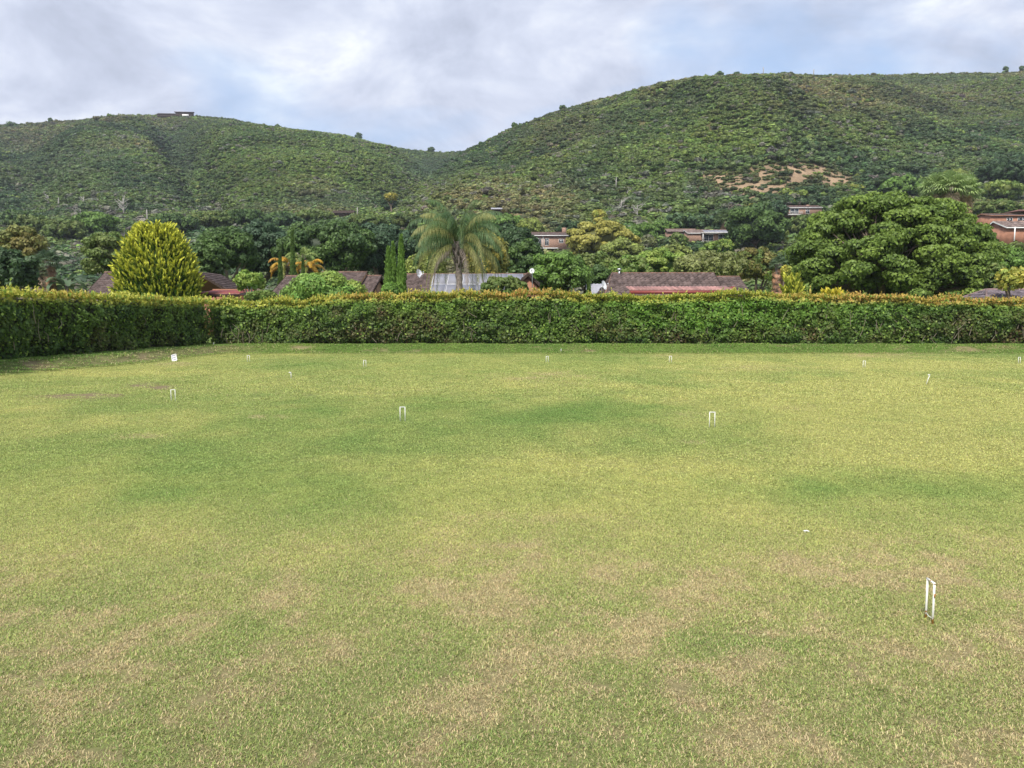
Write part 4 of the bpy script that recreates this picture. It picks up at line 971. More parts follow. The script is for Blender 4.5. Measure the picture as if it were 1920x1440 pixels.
def houses():
    rows = {}
    # --- far left: brown hipped roof with a terracotta cross gable, and the low red lean-to
    x0, _, _ = P(128, 545, 66); x1, _, _ = P(352, 516, 70)
    h = House('brown hip roofed house with terracotta gable half hidden behind the golden conifer', 'house', (x0 + x1) / 2 + .4, 71, 0.5, 0, x1 - x0 - .8, 8.4, 3.0, 5.45, 'terracotta_wall', 'roof_tile')
    h.window(-2.5, 1.0, 1.6, 1.2); h.window(2.5, 1.0, 1.6, 1.2)
    # cross gable facing the lawn
    gx, _, gzr = P(373, 511, 66); lx = gx - h.root.location.x; b = MB(); hw = 2.9; zr = gzr - .5; ze = zr - 1.75
    yf, yb = -5.2, 0
    b.box(lx - hw + .1, lx + hw - .1, yf, -.5, -.6, ze); b.add([(lx - hw, yf, ze), (lx + hw, yf, ze), (lx, yf, zr - .06), (lx - hw, yf + .2, ze), (lx + hw, yf + .2, ze), (lx, yf + .2, zr - .06)], [(0, 3, 5, 2), (1, 2, 5, 4)], [(0, 1, 2), (3, 5, 4)])
    b.build('gable_wall', M['terracotta_wall'], h.root)
    b = MB(); g = np.random.RandomState(4)
    for s in (-1, 1): roof_slope(b, (lx + s * (hw + .35), yf - .35, ze - .16), (lx + s * (hw + .35), .0, ze - .16), (lx, yf - .35, zr + .06), (lx, .0, zr + .06), .3, .035, g=g)
    b.build('gable_roof', M['roof_tile'], h.root)
    b = MB()
    for s in (-1, 1): b.poly([(lx, yf - .4, zr + .10), (lx + s * (hw + .37), yf - .4, ze - .12), (lx + s * (hw + .37), yf - .4, ze - .34), (lx, yf - .4, zr - .14)])
    b.build('barge_board', M['dark_timber'], h.root)
    xa, _, zt = P(383, 543, 62.0); xb, _, _ = P(466, 543, 62.0)
    L_ = xb - xa; c = thing('carport', 'low red roofed carport right of the terracotta gable', 'carport', ((xa + xb) / 2, 62.0, .5)); zt -= .5
    b = MB(); roof_slope(b, (-L_ / 2, -2.0, zt - .42), (L_ / 2, -2.0, zt - .42), (-L_ / 2, 1.8, zt), (L_ / 2, 1.8, zt), .25, .03, True); b.build('roof', M['red_metal'], c)
    b = MB(); b.box(-L_ / 2, L_ / 2, -2.08, -2.03, zt - .62, zt - .42); b.box(-L_ / 2 - .04, -L_ / 2, -2.0, 1.8, zt - .6, zt - .1); b.build('fascia', M['dark_timber'], c)
    b = MB(); b.box(-L_ / 2, L_ / 2, 1.70, 1.82, zt - .02, zt + .10); b.build('back_edge', M['terracotta_wall'], c)
    for sx in (-1, 1):
        for yy in (-1.8, 1.5): b = MB(); b.box(sx * (L_ / 2 - .3) - .06, sx * (L_ / 2 - .3) + .06, yy - .06, yy + .06, -.3, zt - .45); b.build('post', M['dark_timber'], c)
    # --- second: two stepped brown roofs, tan gable end
    xa, _, _ = P(486, 548, 62); xb, _, _ = P(709, 530, 66)
    h = House('purple brown tiled house with tan gable end behind the pale green bush', 'house', (xa + xb) / 2 + .3, 67.5, .5, R(-3), xb - xa - .9, 8.6, 3.15, 4.95, 'tan_wall', 'roof_tile')
    h.window(3.1, 1.1, 1.4, 1.1); h.window(-2.2, 1.1, 1.8, 1.2)
    xc, _, zc = P(600, 511, 67); xd, _, _ = P(687, 511, 67); lx0, lx1 = xc - h.root.location.x, xd - h.root.location.x; zz = zc - .5
    b = MB(); roof_slope(b, (lx0, -2.6, zz - 1.0), (lx1, -2.6, zz - 1.0), (lx0, 0, zz + .02), (lx1, 0, zz + .02), .3); roof_slope(b, (lx0, 2.6, zz - 1.0), (lx1, 2.6, zz - 1.0), (lx0, 0, zz + .02), (lx1, 0, zz + .02), .6)
    b.tube([(lx0, 0, zz + .05), (lx1, 0, zz + .05)], .1, 6, col=(1.5, 1.25, 1.05)); b.build('raised_roof', M['roof_tile'], h.root)
    for xx in (lx0 + .05, lx1 - .05):
        b = MB(); b.add([(xx, -2.5, zz - 1.0), (xx, 2.5, zz - 1.0), (xx, 0, zz), (xx, 2.5, zz - 1.8), (xx, -2.5, zz - 1.8)], t=[(0, 1, 2)], q=[(0, 4, 3, 1)]); b.build('step_wall', M['tan_wall'], h.root)

    # --- third: solar panels behind the palm
    xa, _, _ = P(742, 548, 61); xb, _, _ = P(996, 530, 63)
    h = House('house with a wide roof of pale solar panels behind the tall feathery palm', 'house', (xa + xb) / 2, 66, .5, 0, xb - xa - .3, 8.2, 3.2, 5.02, 'terracotta_wall', 'roof_tile')
    l = h.L / 2; h.window(-3, 1.1, 1.4, 1.1); h.window(1.5, 1.1, 1.8, 1.1)
    h.solar(-l + 2.35, l - .45, .03, .985, 6, 2)
    xc, _, zc = P(792, 517.5, 67); xd, _, _ = P(818, 517.5, 67); zz = zc - .5
    lx0, lx1 = xc - h.root.location.x, xd - h.root.location.x
    b = MB(); roof_slope(b, (lx0, -1.2, zz - .5), (lx1, -1.2, zz - .5), (lx0, 0, zz), (lx1, 0, zz), .3); b.tube([(lx0, 0, zz), (lx1, 0, zz)], .09, 6, col=(1.8, 1.1, .9)); b.build('raised_roof', M['roof_tile'], h.root)
    dish(None, 785.5, 514, 65.5, .40, h.root, az=R(62), tilt=.35, base=5.0)
    # small gable with the dish on a pole
    xc, _, zc = P(992, 516, 60); h2 = House('small terracotta gabled outbuilding at the right end of the solar roof', 'outbuilding', xc - .1, 61.2, .5, R(90), 4.2, 1.35, zc - .5 - .62, zc - .5, 'terracotta_wall', 'roof_tile', over=.2)
    dish('white round satellite dish on a tall thin mast above the hedge', 997.5, 508, 58.5, .19, None, az=R(-10), tilt=.2, base=.4)
    # --- fourth: long tiled roof, pink awning, flue
    xa, _, _ = P(1139, 540, 60.5); xb, _, _ = P(1363, 540, 60.5)
    zr = P(1250, 514.5, 64.5)[2] - .5
    h = House('long house with weathered brown tile roof and metal flue right of centre', 'house', (xa + xb) / 2, 64.6, .5, R(-.8), xb - xa - .4, 8.0, 3.1, zr, 'terracotta_wall', 'roof_tile', hip=(.7, 0), tile=.36, amp=.10)
    l = h.L / 2; h.window(-2.5, 1.0, 1.6, 1.2); h.window(2, 1.0, 1.6, 1.2)
    xt = xb + .05; x2, _, _ = P(1414, 540, 61.0); W = x2 - xt; lx = l + .12
    b = MB(); roof_slope(b, (lx, -4.2, 3.0), (lx + W, -4.2, 3.0), (lx, 0, zr - .22), (lx + W, 0, zr - .22), .33, .06); roof_slope(b, (lx, 4.2, 3.0), (lx + W, 4.2, 3.0), (lx, 0, zr - .22), (lx + W, 0, zr - .22), .6)
    b.tube([(lx, 0, zr - .2), (lx + W, 0, zr - .2)], .1, 6, col=(1.5, 1.2, 1)); b.build('lower_roof', M['roof_tile'], h.root)
    h.part('side_wall', 'terracotta_wall', boxes=[(l + .01, lx + W - .3, -3.7, 3.7, -.6, 3.02)])
    h.part('flue', 'steel', tubes=[([(-l + 1.25, -.2, zr - .2), (-l + 1.25, -.2, zr + .34)], .07, 10), ([(-l + 1.25, -.2, zr + .34), (-l + 1.25, -.2, zr + .48)], .16, 12)])
    b = MB(); a0, a1 = -l + 1.2, l + .05; zt = P(1300, 537.2, 59.6)[2] - .5
    roof_slope(b, (a0, -6.9, zt - .36), (a1, -6.9, zt - .36), (a0, -4.75, zt), (a1, -4.75, zt), .26, .05, True); aw = b.build('awning', M['pink_metal'], h.root)
    b = MB(); b.box(a0, a1, -6.98, -6.92, zt - .62, zt - .37); b.box(a1, a1 + .04, -6.9, -4.8, zt - .5, zt - .05); b.build('awning_beam', M['red_metal'], h.root)
    for xx in (a0 + .1, 0, a1 - .1): h.part('awning_post', 'white_paint', boxes=[(xx - .05, xx + .05, -6.85, -6.75, -.4, zt - .38)])
    dish(None, 1131.5, 535, 59.0, .34, h.root, az=R(55), tilt=.3, base=3.2)
    xc, _, zc = P(1118, 532.5, 70)
    House('small plain building with a pale grey roof left of the long house', 'outbuilding', xc, 72, .5, 0, 1.15, 4.2, zc - 1.5, zc - .5, 'tan_wall', 'grey_roof', over=.2, corr=True, ridge=False)
    # --- far right sliver
    xc, _, zc = P(1900, 543, 56)
    House('low house with purple grey roof behind the hedge at the far right', 'house', xc + 3.0, 59, .5, 0, 9.4, 6, zc - 1.6, zc - .5, 'tan_wall', 'purple_roof', hip=(1.6, 0))
    # ---------------- up the slope
    def hill(label, name, col, base_row, Y, W, he, hr, wall, roofm, **k):
        Y = solveY(col, base_row) or Y; W = W / FPX * Y; x, _, z = P(col, base_row, Y); CLEARL.append((x, Y, W * .7)); print(name, col, Y, z, gz(x, Y))
        return House(label, name, x, Y, z, k.pop('rz', 0), W, k.pop('D', 7), he, hr, wall, roofm, **k)
    h = hill('two storey brick house with dark tile roof beside the golden dome tree', 'house', 1030, 468, 205, 64, 3.9, 4.9, 'brick_wall', 'roof_tile', tile=.6, D=7)
    h.window(-3.2, .9, 1.5, 2.0); h.window(-.9, .9, 1.2, 2.0); h.window(3.2, 1.6, 1.3, 1.1); h.part('downpipe', 'white_paint', tubes=[([(-2.0, -3.62, 0), (-2.0, -3.62, 3.9)], .09, 6)])
    h.part('gutter', 'white_paint', boxes=[(-5.2, 5.3, -4.12, -4.02, 3.55, 3.75)])
    h.part('chimney', 'brick_wall', boxes=[(3.7, 4.9, -.4, .8, 4.2, 6.3)])
    h.part('deck', 'white_paint', boxes=[(-4.5, 6.6, -6.6, -3.6, -.25, -.02)]); h.part('deck_beam', 'dark_timber', boxes=[(2.2, 6.8, -6.8, -6.62, -.7, -.03)])
    h = hill('long veranda house with solar panels on the slope beside a skirted palm', 'house', 1322, 455, 225, 76, 2.7, 4.0, 'brick_wall', 'old_tile', tile=.6, D=9, fascia='white_paint')
    h.solar(-1.2, 6.6, .15, .92, 6, 1); h.part('veranda_post', 'white_paint', boxes=[(-2.5, -2.3, -7.0, -6.8, -.6, 2.5)]); h.part('veranda_post', 'white_paint', boxes=[(6.8, 7.0, -7.0, -6.8, -.6, 2.5)])
    h.part('veranda_roof', 'white_paint', boxes=[(-2.8, 7.4, -7.2, -4.6, 2.42, 2.56)]); h.window(0, .2, 3.0, 2.0); h.window(4.5, .2, 3.0, 2.0); h.part('veranda_floor', 'white_paint', boxes=[(-2.8, 7.4, -7.2, -4.52, -.4, -.2)])
    h = hill('brown roofed wing left of the veranda house among the trees', 'house', 1275, 450, 232, 54, 2.4, 3.5, 'brick_wall', 'old_tile', tile=.6, D=7)
    h.window(0, .6, 1.4, 1.1)
    h = hill('low flat roofed house with white balcony left of the broad tree top', 'house', 1499, 405, 290, 66, 2.6, 3.7, 'brick_wall', 'roof_tile', tile=.7, D=8, fascia='white_paint')
    h.window(-3.4, .3, 3.2, 1.9); h.window(1.5, .3, 1.4, 1.7); h.part('chimney', 'brick_wall', boxes=[(2.4, 3.4, -.5, .5, 2.6, 4.1)])
    b = MB(); b.box(-6.0, -1.0, -5.7, -4.02, -.3, -.1)
    for k in range(21): b.box(-6.0 + k * .25, -5.97 + k * .25, -5.7, -5.66, -.1, .8)
    b.box(-6.0, -1.0, -5.72, -5.64, .8, .88); b.build('balcony', M['white_paint'], h.root)
    h = hill('orange walled house with flat brown roof at the right edge behind the broad tree', 'house', 1905, 428, 160, 130, 2.9, 3.7, 'terracotta_wall', 'roof_tile', tile=.5, D=8, fascia='terracotta_wall')
    h.window(-4.4, 1.0, 1.6, 1.3); h.window(-1.0, .9, 2.6, 1.5); h.part('upper_roof', 'pink_metal', boxes=[(-1.6, 7.5, -3.2, 3, 4.2, 4.45)])
    h = hill('lower orange house with white posts and grey brown roof at the right edge', 'house', 1922, 456, 138, 118, 2.6, 3.9, 'terracotta_wall', 'old_tile', tile=.45, D=7, fascia='white_paint')
    h.window(-1.2, .9, 1.4, 1.1); h.part('porch_post', 'white_paint', boxes=[(-5.4, -5.25, -5.2, -5.05, -.6, 2.4)]); h.part('porch_post', 'white_paint', boxes=[(-.1, .05, -5.2, -5.05, -.6, 2.4)])
    h = hill('small dark roofed cottage showing above the dark trees left of the palm', 'house', 646, 405, 330, 38, 1.0, 2.3, 'dark_timber', 'dark_timber', tile=1.0, D=7)
    h = hill('little pale green roofed shed half buried in scrub above the palm', 'shed', 936, 399, 350, 28, 1.1, 1.8, 'dark_timber', 'grey_roof', tile=.6, D=5, corr=True, fascia='dark_timber')
    # hilltop lodge on the left skyline
    x, _, z = P(328, 214.5, 806); z = gz(x, 806) + .6
    h = House('long low dark lodge standing on the left hilltop skyline', 'house', x, 808, z, R(4), 34, 9, 2.6, 4.2, 'dark_timber', 'dark_timber', tile=1.2, fascia='dark_timber')
    h.part('wing', 'dark_timber', boxes=[(2.0, 19.5, -6.5, -4.52, -1, 3.9)]); h.part('pale_wall', 'white_paint', boxes=[(8.5, 15.0, -6.62, -6.52, 0, 2.2)]); h.part('wing_roof', 'roof_tile', boxes=[(1.0, 20.3, -7.4, -4.3, 3.92, 4.5)])
CLEARL = []
houses()

# ------------------------------------------------------------------ garden trees just behind the hedge
tufted('big golden green conifer with upswept feathery sprays behind the left hedge', 'conifer', 'golden_conifer', 291, 417, 556, 154, 58, 3300, .82, (.075, .145, .014), (.66, .66, .085), 3, wid=.09, lf=.11, upf=.66)
tree('dark bushy evergreen cut by the left edge above the hedge', 'tree', 14, 466, 552, 100, 60, 'deep', 'dark', name='evergreen_tree')
tree('golden brown leaved tree behind the dark evergreen at the left edge', 'tree', 36, 425, 535, 92, 80, 'brown', 'olive')
tree('olive green tree left of the golden conifer above the brown roof', 'tree', 205, 434, 530, 98, 84, 'olive', 'mid', flat=.8)
banana('grey green paddle leaved plant left of the brown thatch skirt', 54, 452, 70, 484, 55, 3, c=(.12, .17, .10))
fan_palm('shaggy fan palm with brown skirt right of the dark evergreen', 88, 466, 68, 492, 58, 5, green=(.11, .17, .09), dry=(.34, .20, .11), skirt_len=3.2)
fan_palm('short fan palm with pale hanging skirt near the left edge', 72, 492, 64, 512, 36, 8, green=(.13, .17, .08), dry=(.50, .36, .24), skirt_len=2.2)
banana('feathery grey green plant left of the hip roof corner', 122, 488, 68, 530, 60, 6, c=(.10, .15, .08))
tree('round dark tree right behind the golden conifer', 'tree', 385, 446, 540, 76, 76, 'dark', 'mid')
tree('deep green tree with lit lobes right of the golden conifer', 'tree', 425, 422, 520, 110, 96, 'dark', 'mid')
tree('shadowy blue green tree at the left of the dark wood', 'tree', 490, 415, 525, 100, 105, 'deep', 'blue')
tree('small light green tree with pale branches right of the carport', 'tree', 466, 506, 548, 56, 60, 'yelgreen', 'fresh', name='small_tree', tmat='pale_bark', nlimb=8, core=False)
tree('broad dark green tree with cauliflower lobes behind the stepped roof', 'tree', 610, 412, 520, 190, 100, 'dark', 'mid', depth=.7)
tree('blue grey green tree between the dark trees and the tall palm', 'tree', 715, 418, 530, 130, 104, 'deep', 'blue', depth=.7)
tree('dark lobed tree standing behind the three thin cypresses', 'tree', 770, 428, 540, 90, 110, 'deep', 'dark')
tree('pale green bush in front of the stepped brown roof', 'bush', 608, 507, 600, 144, 55, 'yelgreen', 'fresh', name='bush', lobf=.5, trunk=True, leaf=.16, nleaf=17000)
tree('low round clipped bush at the left of the pale green bush', 'bush', 488, 546, 566, 50, 52, 'bright', 'olive', name='bush')
cypress('tall thin cypress standing through the yellow palm cluster', 548, 434, 10, 75, 'mid'); cypress('short slim cypress left of the yellow palm cluster', 525, 474, 9, 74, 'mid'); cypress('stubby slim cypress right of the yellow palm cluster', 568, 486, 8, 74, 'mid')
cypress('leftmost of the three thin cypresses left of the tall palm', 728, 466, 15, 58, 'bright'); cypress('middle of the three thin cypresses left of the tall palm', 737, 456, 12, 59.5, 'bright'); cypress('tallest thin cypress nearest the tall palm', 752, 442, 15, 58, 'bright')
yc = [(.50, .30, .04), (.58, .33, .03), (.25, .27, .06), (.46, .25, .04)]
feather_palm('yellow leaved arching palm left of the tallest thin cypress', 535, 462, 77, 500, 66, 16, 21, yc, dead=0, trunk_r=.1, nl=34, leafl=.5, name='golden_cane_palm', elr=(-.1, 1.2), droop=2.4, hang=.5, group='golden cane palms among the slim cypresses')
feather_palm('orange yellow arching palm right of the tallest thin cypress', 578, 466, 77, 502, 62, 16, 22, yc, dead=0, trunk_r=.1, nl=34, leafl=.5, name='golden_cane_palm', elr=(-.1, 1.2), droop=2.4, hang=.5, group='golden cane palms among the slim cypresses')
gc = [(.19, .27, .07), (.23, .30, .08)]
feather_palm('green plumed cane palm rising above the yellow palms', 566, 452, 80, 486, 74, 12, 23, gc, dead=0, trunk_r=.1, nl=34, leafl=.5, name='cane_palm', elr=(.1, 1.3), droop=2.4, hang=.5)
banana('left of two pale paddle leaved plants behind the stepped roof', 629, 490, 76, 516, 44, 31, c=(.22, .32, .15), n=10)
banana('right of two pale paddle leaved plants behind the stepped roof', 658, 490, 76, 516, 46, 37, c=(.22, .32, .15), n=12)
tree('light green bush between the gable end and the thin cypresses', 'bush', 732, 530, 556, 28, 57, 'fresh', 'bright', name='bush')
feather_palm('tall feathery queen palm with drooping grey green fronds before the solar roof', 860, 386, 57, 456, 190, 68, 41, [(.13, .22, .085), (.17, .26, .10), (.34, .34, .12), (.09, .17, .06)], dead=6, trunk_r=.25, nl=64, leafl=.85, elr=(-.30, 1.5), droop=2.35, hang=1.4, name='queen_palm', wl=.034)
tree('yellow green bamboo like tree behind the tall palm on its left', 'tree', 800, 466, 530, 74, 74, 'olive', 'yelgreen', hang=.8)
tree('yellow flecked tree peeping out right of the tall palm', 'tree', 912, 430, 526, 84, 76, 'olive', 'gold', hang=.5)
tree('dark olive bush in front of the solar roof right of the palm trunk', 'bush', 944, 519, 562, 86, 52, 'olive', 'mid', name='bush', leaf=.15, core=False, nleaf=9000)
tree('tall shadowy tree right of the palm crown', 'tree', 965, 420, 530, 105, 98, 'deep', 'dark')
tree('dense dark tree left of the brick house', 'tree', 985, 446, 535, 70, 88, 'dark', 'mid')
tree('smooth rounded green tree behind the dish mast', 'tree', 1052, 473, 552, 112, 72, 'mid', 'bright', leaf=.2)
tree('small green tree filling the gap right of the rounded tree', 'tree', 1122, 498, 540, 50, 82, 'dark', 'mid')
cypress('tiny young cypress poking over the hedge left of the grey roof', 1104, 517, 7, 60, 'mid')
tree('light green crown left of the brick house on the slope', 'tree', 995, 409, 450, 46, 215, 'yelgreen', 'olive', group=None)
tree('grand olive gold dome shaped tree above the centre of the hedge', 'tree', 1128, 409, 492, 128, 150, 'dome', 'domelight', flat=.6, lobf=.25, depth=.8)
tree('small golden crowned tree peeping over the olive gold dome tree', 'tree', 1124, 394, 414, 26, 250, 'gold', 'yelgreen')
tree('fresh green tree touching the right side of the olive gold dome', 'tree', 1202, 416, 462, 58, 165, 'bright', 'mid')
tree('dark green tree behind the left shoulder of the olive gold dome', 'tree', 1072, 414, 458, 60, 190, 'deep', 'dark')
tree('lower olive tree under the golden dome tree', 'tree', 1165, 446, 506, 84, 120, 'olive', 'yelgreen', flat=.8)
tree('dull green tree under the left of the golden dome tree', 'tree', 1105, 470, 530, 80, 105, 'mid', 'olive')
tree('grey leafless looking tree right of the fresh green tree', 'tree', 1215, 441, 474, 36, 150, 'grey', 'olive')
tree('mid green tree directly behind the flue', 'tree', 1178, 478, 535, 90, 92, 'bright', 'olive', lobf=.25)
tree('layered green tree left of the pale willowy tree', 'tree', 1238, 462, 530, 92, 100, 'bright', 'yelgreen', flat=.8)
tree('pale willowy grey green tree above the long tile roof', 'tree', 1325, 468, 528, 124, 88, 'paleolive', 'olive', hang=.6, lobf=.28)
tree('flat topped yellow green tree below the veranda house', 'tree', 1265, 456, 494, 60, 130, 'yelgreen', 'olive', flat=.7)
tree('little green garden tree left of the veranda', 'tree', 1272, 436, 470, 34, 190, 'olive', 'mid')
tree('green shrubbery right under the veranda house', 'bush', 1352, 450, 478, 70, 170, 'bright', 'yelgreen', name='bush')
tree('rust tinged dark tree right of the long tile roof', 'tree', 1418, 462, 530, 76, 92, 'brown', 'mid')
tree('large dark green tree standing right of the skirted palm', 'tree', 1418, 382, 470, 110, 180, 'dark', 'mid')
tree('round dark tree behind the skirted palm on its left', 'tree', 1358, 396, 440, 52, 210, 'mid', 'blue')
fan_palm('slender palm with a brown skirt beside the veranda house', 1360, 396, solveY(1360, 449) or 178, 414, 50, 12, green=(.14, .20, .07), dry=(.36, .24, .14), skirt_len=4.0, trunk_r=.4)
tree('bright yellow green tree left of the broad tree', 'tree', 1448, 419, 462, 58, 128, 'yelgreen', 'olive')
tree('yellow topped round tree above the dark green tree', 'tree', 1425, 381, 402, 60, 235, 'olive', 'gold', flat=.6)
fan_palm('ragged palm with big brown dead skirt left of the broad tree', 1461, 474, 60, 497, 42, 14, green=(.13, .19, .10), dry=(.42, .23, .13), skirt_len=2.6, trunk_r=.3)
tree('small yellow leaved sprays beside the ragged brown palm', 'bush', 1474, 498, 520, 16, 59, 'gold', 'yelgreen', name='bush', nleaf=900)
tufted('pointed yellow green conifer shrub at the foot of the broad tree', 'conifer', 'golden_conifer', 1487, 513, 560, 36, 55, 260, .7, (.14, .20, .02), (.50, .50, .07), 5, upf=.8)
tufted('low spreading golden shrub behind the hedge under the broad tree', 'shrub', 'golden_shrub', 1560, 541, 565, 70, 52, 420, .5, (.20, .24, .02), (.70, .60, .07), 6, upf=.6, egg=False)

def broad_tree():
    Y = 72; x, _, zt = P(1672, 360, Y); g0 = gz(x, Y); root = thing('broad_tree', 'huge spreading dark green umbrella tree dominating the right side behind the hedge', 'tree', (x, Y, g0))
    g = np.random.RandomState(77); H = zt - g0; rx = 218 / FPX * Y; lobs = []
    for k in range(7000):
        if len(lobs) > 420: break
        a = g.rand() * 6.283; q = g.rand() ** .5; px, py = q * cos(a), q * sin(a)
        env = H * (1 - .58 * (q ** 2.6)) - .4; lo = H * np.interp(q, [0, .5, 1], [.45, .30, .18])
        z = env - (g.rand() ** 1.7) * (env - lo) * .95; r = g.uniform(.6, 1.15)
        if all((px * rx - l[0]) ** 2 + (py * rx * .8 - l[1]) ** 2 + ((z - l[2]) * 1.5) ** 2 > (.70) ** 2 for l in lobs): lobs.append((px * (rx - .9), py * (rx - .9) * .8, z, r))
    lob = np.array(lobs); lr = lob[:, 3]; lob = lob[:, :3]; n = 150000; w = g.choice(len(lob), n, p=lr ** 2 / (lr ** 2).sum())
    dd = unit(g.normal(size=(n, 3)) + np.array([0, 0, .55])); sc = np.array([1.25, 1.2, .62])
    c = lob[w] + dd * sc * lr[w][:, None] * g.uniform(.65, 1.1, (n, 1)); keep = np.ones(n, bool)
    for j in range(len(lob)): keep &= ~((((c - lob[j]) / sc) ** 2).sum(1) < (lr[j] * .6) ** 2)
    c, dd, w = c[keep], dd[keep], w[keep]; n = len(c); print('broad tree leaves', n)
    v, q = leaves(c, unit(dd + g.normal(0, .5, (n, 3))), .18 * g.uniform(.6, 1.4, n), g, 1.6)
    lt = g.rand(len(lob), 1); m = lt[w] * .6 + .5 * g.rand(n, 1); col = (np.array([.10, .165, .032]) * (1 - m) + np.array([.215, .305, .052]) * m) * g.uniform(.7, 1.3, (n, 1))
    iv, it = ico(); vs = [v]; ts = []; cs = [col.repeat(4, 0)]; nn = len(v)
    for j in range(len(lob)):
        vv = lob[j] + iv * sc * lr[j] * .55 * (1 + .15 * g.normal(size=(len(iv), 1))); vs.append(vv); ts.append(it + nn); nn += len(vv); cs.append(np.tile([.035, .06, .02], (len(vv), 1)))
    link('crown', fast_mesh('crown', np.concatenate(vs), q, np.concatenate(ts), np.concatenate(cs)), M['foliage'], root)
    b = MB(); b.tube([(0, 0, -.4), (.1, 0, 1.0), (0, 0, 2.2)], [.85, .7, .6], 12)
    b.build('trunk', M['bark'], root, smooth=True)
    b = MB(); forks = []
    for k in range(9):
        a = k * 2 * pi / 9 + g.normal(0, .2); l = rx * g.uniform(.35, .5); e = np.array([cos(a) * l, sin(a) * l * .8, H * g.uniform(.3, .5)]); m = e * .5 + np.array([0, 0, 1.4 * .5 + g.uniform(-.4, .3)])
        b.tube([(0, 0, 1.9), m, e], [.36, .28, .17], 7, cap=False); forks.append(e)
    forks = np.array(forks)
    for j in range(len(lob)):
        k = np.argmin(((forks - lob[j]) ** 2).sum(1)); s0 = forks[k]; b.tube([s0, (s0 + lob[j]) / 2 + g.normal(0, .3, 3) + [0, 0, -.3], lob[j]], [.13, .09, .03], 5, cap=False)
    b.build('limbs', M['bark'], root, smooth=True)
broad_tree()
fan_palm('left of the fan palms topping the broad tree at the right', 1758, 338, 104, 356, 74, 51, green=(.32, .42, .16), dry=(.55, .42, .28), skirt_len=2.2, group='fan palms above the broad tree')
fan_palm('middle of the fan palms topping the broad tree at the right', 1785, 334, 102, 352, 74, 52, green=(.32, .42, .16), dry=(.55, .42, .28), skirt_len=2.2, group='fan palms above the broad tree')
fan_palm('right of the fan palms topping the broad tree at the right', 1810, 338, 104, 358, 70, 53, green=(.30, .40, .14), dry=(.45, .33, .18), skirt_len=3.0, group='fan palms above the broad tree')
tree('green tree behind the fan palms on their left', 'tree', 1695, 331, 372, 82, 190, 'mid', 'bright')
tree('big rounded dark tree high on the slope at the right edge', 'tree', 1885, 300, 352, 96, 250, 'deep', 'dark')
tree('light green tree right of the fan palms', 'tree', 1880, 338, 376, 70, 170, 'yelgreen', 'mid')
tree('flat topped olive tree above the orange house', 'tree', 1868, 372, 410, 78, 140, 'olive', 'mid', flat=.6)
tree('pale green tree on the slope above the fan palms', 'tree', 1790, 318, 342, 50, 220, 'olive', 'yelgreen')
tree('green tree right of the broad tree under the orange house', 'tree', 1892, 466, 530, 70, 92, 'mid', 'bright')
tree('dark tree between the broad tree and the orange house', 'tree', 1850, 430, 510, 36, 100, 'dark', 'mid')
tree('bright gold leaved tree behind the hedge at the right edge', 'tree', 1900, 501, 536, 54, 56, 'gold', 'yelgreen', name='golden_tree', core=False, hang=.6)
tree('green bush beside the golden tree at the right', 'bush', 1868, 492, 548, 36, 64, 'mid', 'olive', name='bush')
tree('grey green tree beneath the low balcony house', 'tree', 1510, 402, 440, 60, 200, 'mid', 'olive')
tree('dark tree left of the low balcony house', 'tree', 1452, 376, 412, 46, 260, 'dark', 'blue')
tree('lone dark evergreen on the slope in the valley mouth', 'tree', 728, 364, 396, 34, 330, 'deep', 'dark')
tree('pale gold topped tree beside the lone dark evergreen', 'tree', 733, 361, 377, 22, 345, 'gold', 'olive')
tree('big dark crowned tree on the slope left of the tall snag', 'tree', 36, 392, 428, 66, 260, 'dark', 'mid')
for (c_, t_, b_, w_, Y_, p_, q_, lab) in [
    (60, 404, 440, 70, 200, 'mid', 'olive', 'rounded green tree on the lower slope above the golden brown tree'), (120, 412, 452, 76, 180, 'olive', 'mid', 'olive crowned tree on the slope below the pale forked dead tree'),
    (178, 398, 440, 74, 210, 'mid', 'bright', 'green tree on the slope just left of the golden conifer top'), (330, 400, 440, 80, 210, 'dark', 'mid', 'dark tree rising behind the right shoulder of the golden conifer'),
    (396, 396, 430, 74, 225, 'mid', 'olive', 'mid green tree above the deep green tree with lit lobes'), (462, 392, 425, 78, 235, 'dark', 'mid', 'dark rounded tree on the slope above the shadowy blue green tree'),
    (532, 398, 430, 70, 225, 'blue', 'mid', 'bluish tree on the slope directly above the tallest yellow palm cypress'), (588, 392, 420, 66, 240, 'olive', 'mid', 'olive tree under the left end of the dark roofed cottage'),
    (690, 402, 432, 76, 225, 'mid', 'olive', 'green tree on the slope right of the dark roofed cottage'), (762, 398, 430, 64, 230, 'olive', 'dark', 'dull olive tree on the slope touching the left side of the palm crown'),
    (950, 402, 434, 60, 225, 'mid', 'bright', 'fresh tree on the slope between the palm and the light green crown'), (1290, 400, 432, 84, 235, 'mid', 'blue', 'wide green tree on the slope above the brown roofed wing'),
    (1245, 414, 442, 50, 215, 'bright', 'mid', 'bright little tree left of the brown roofed wing')]:
    tree(lab, 'tree', c_, t_, b_, w_, Y_, p_, q_)
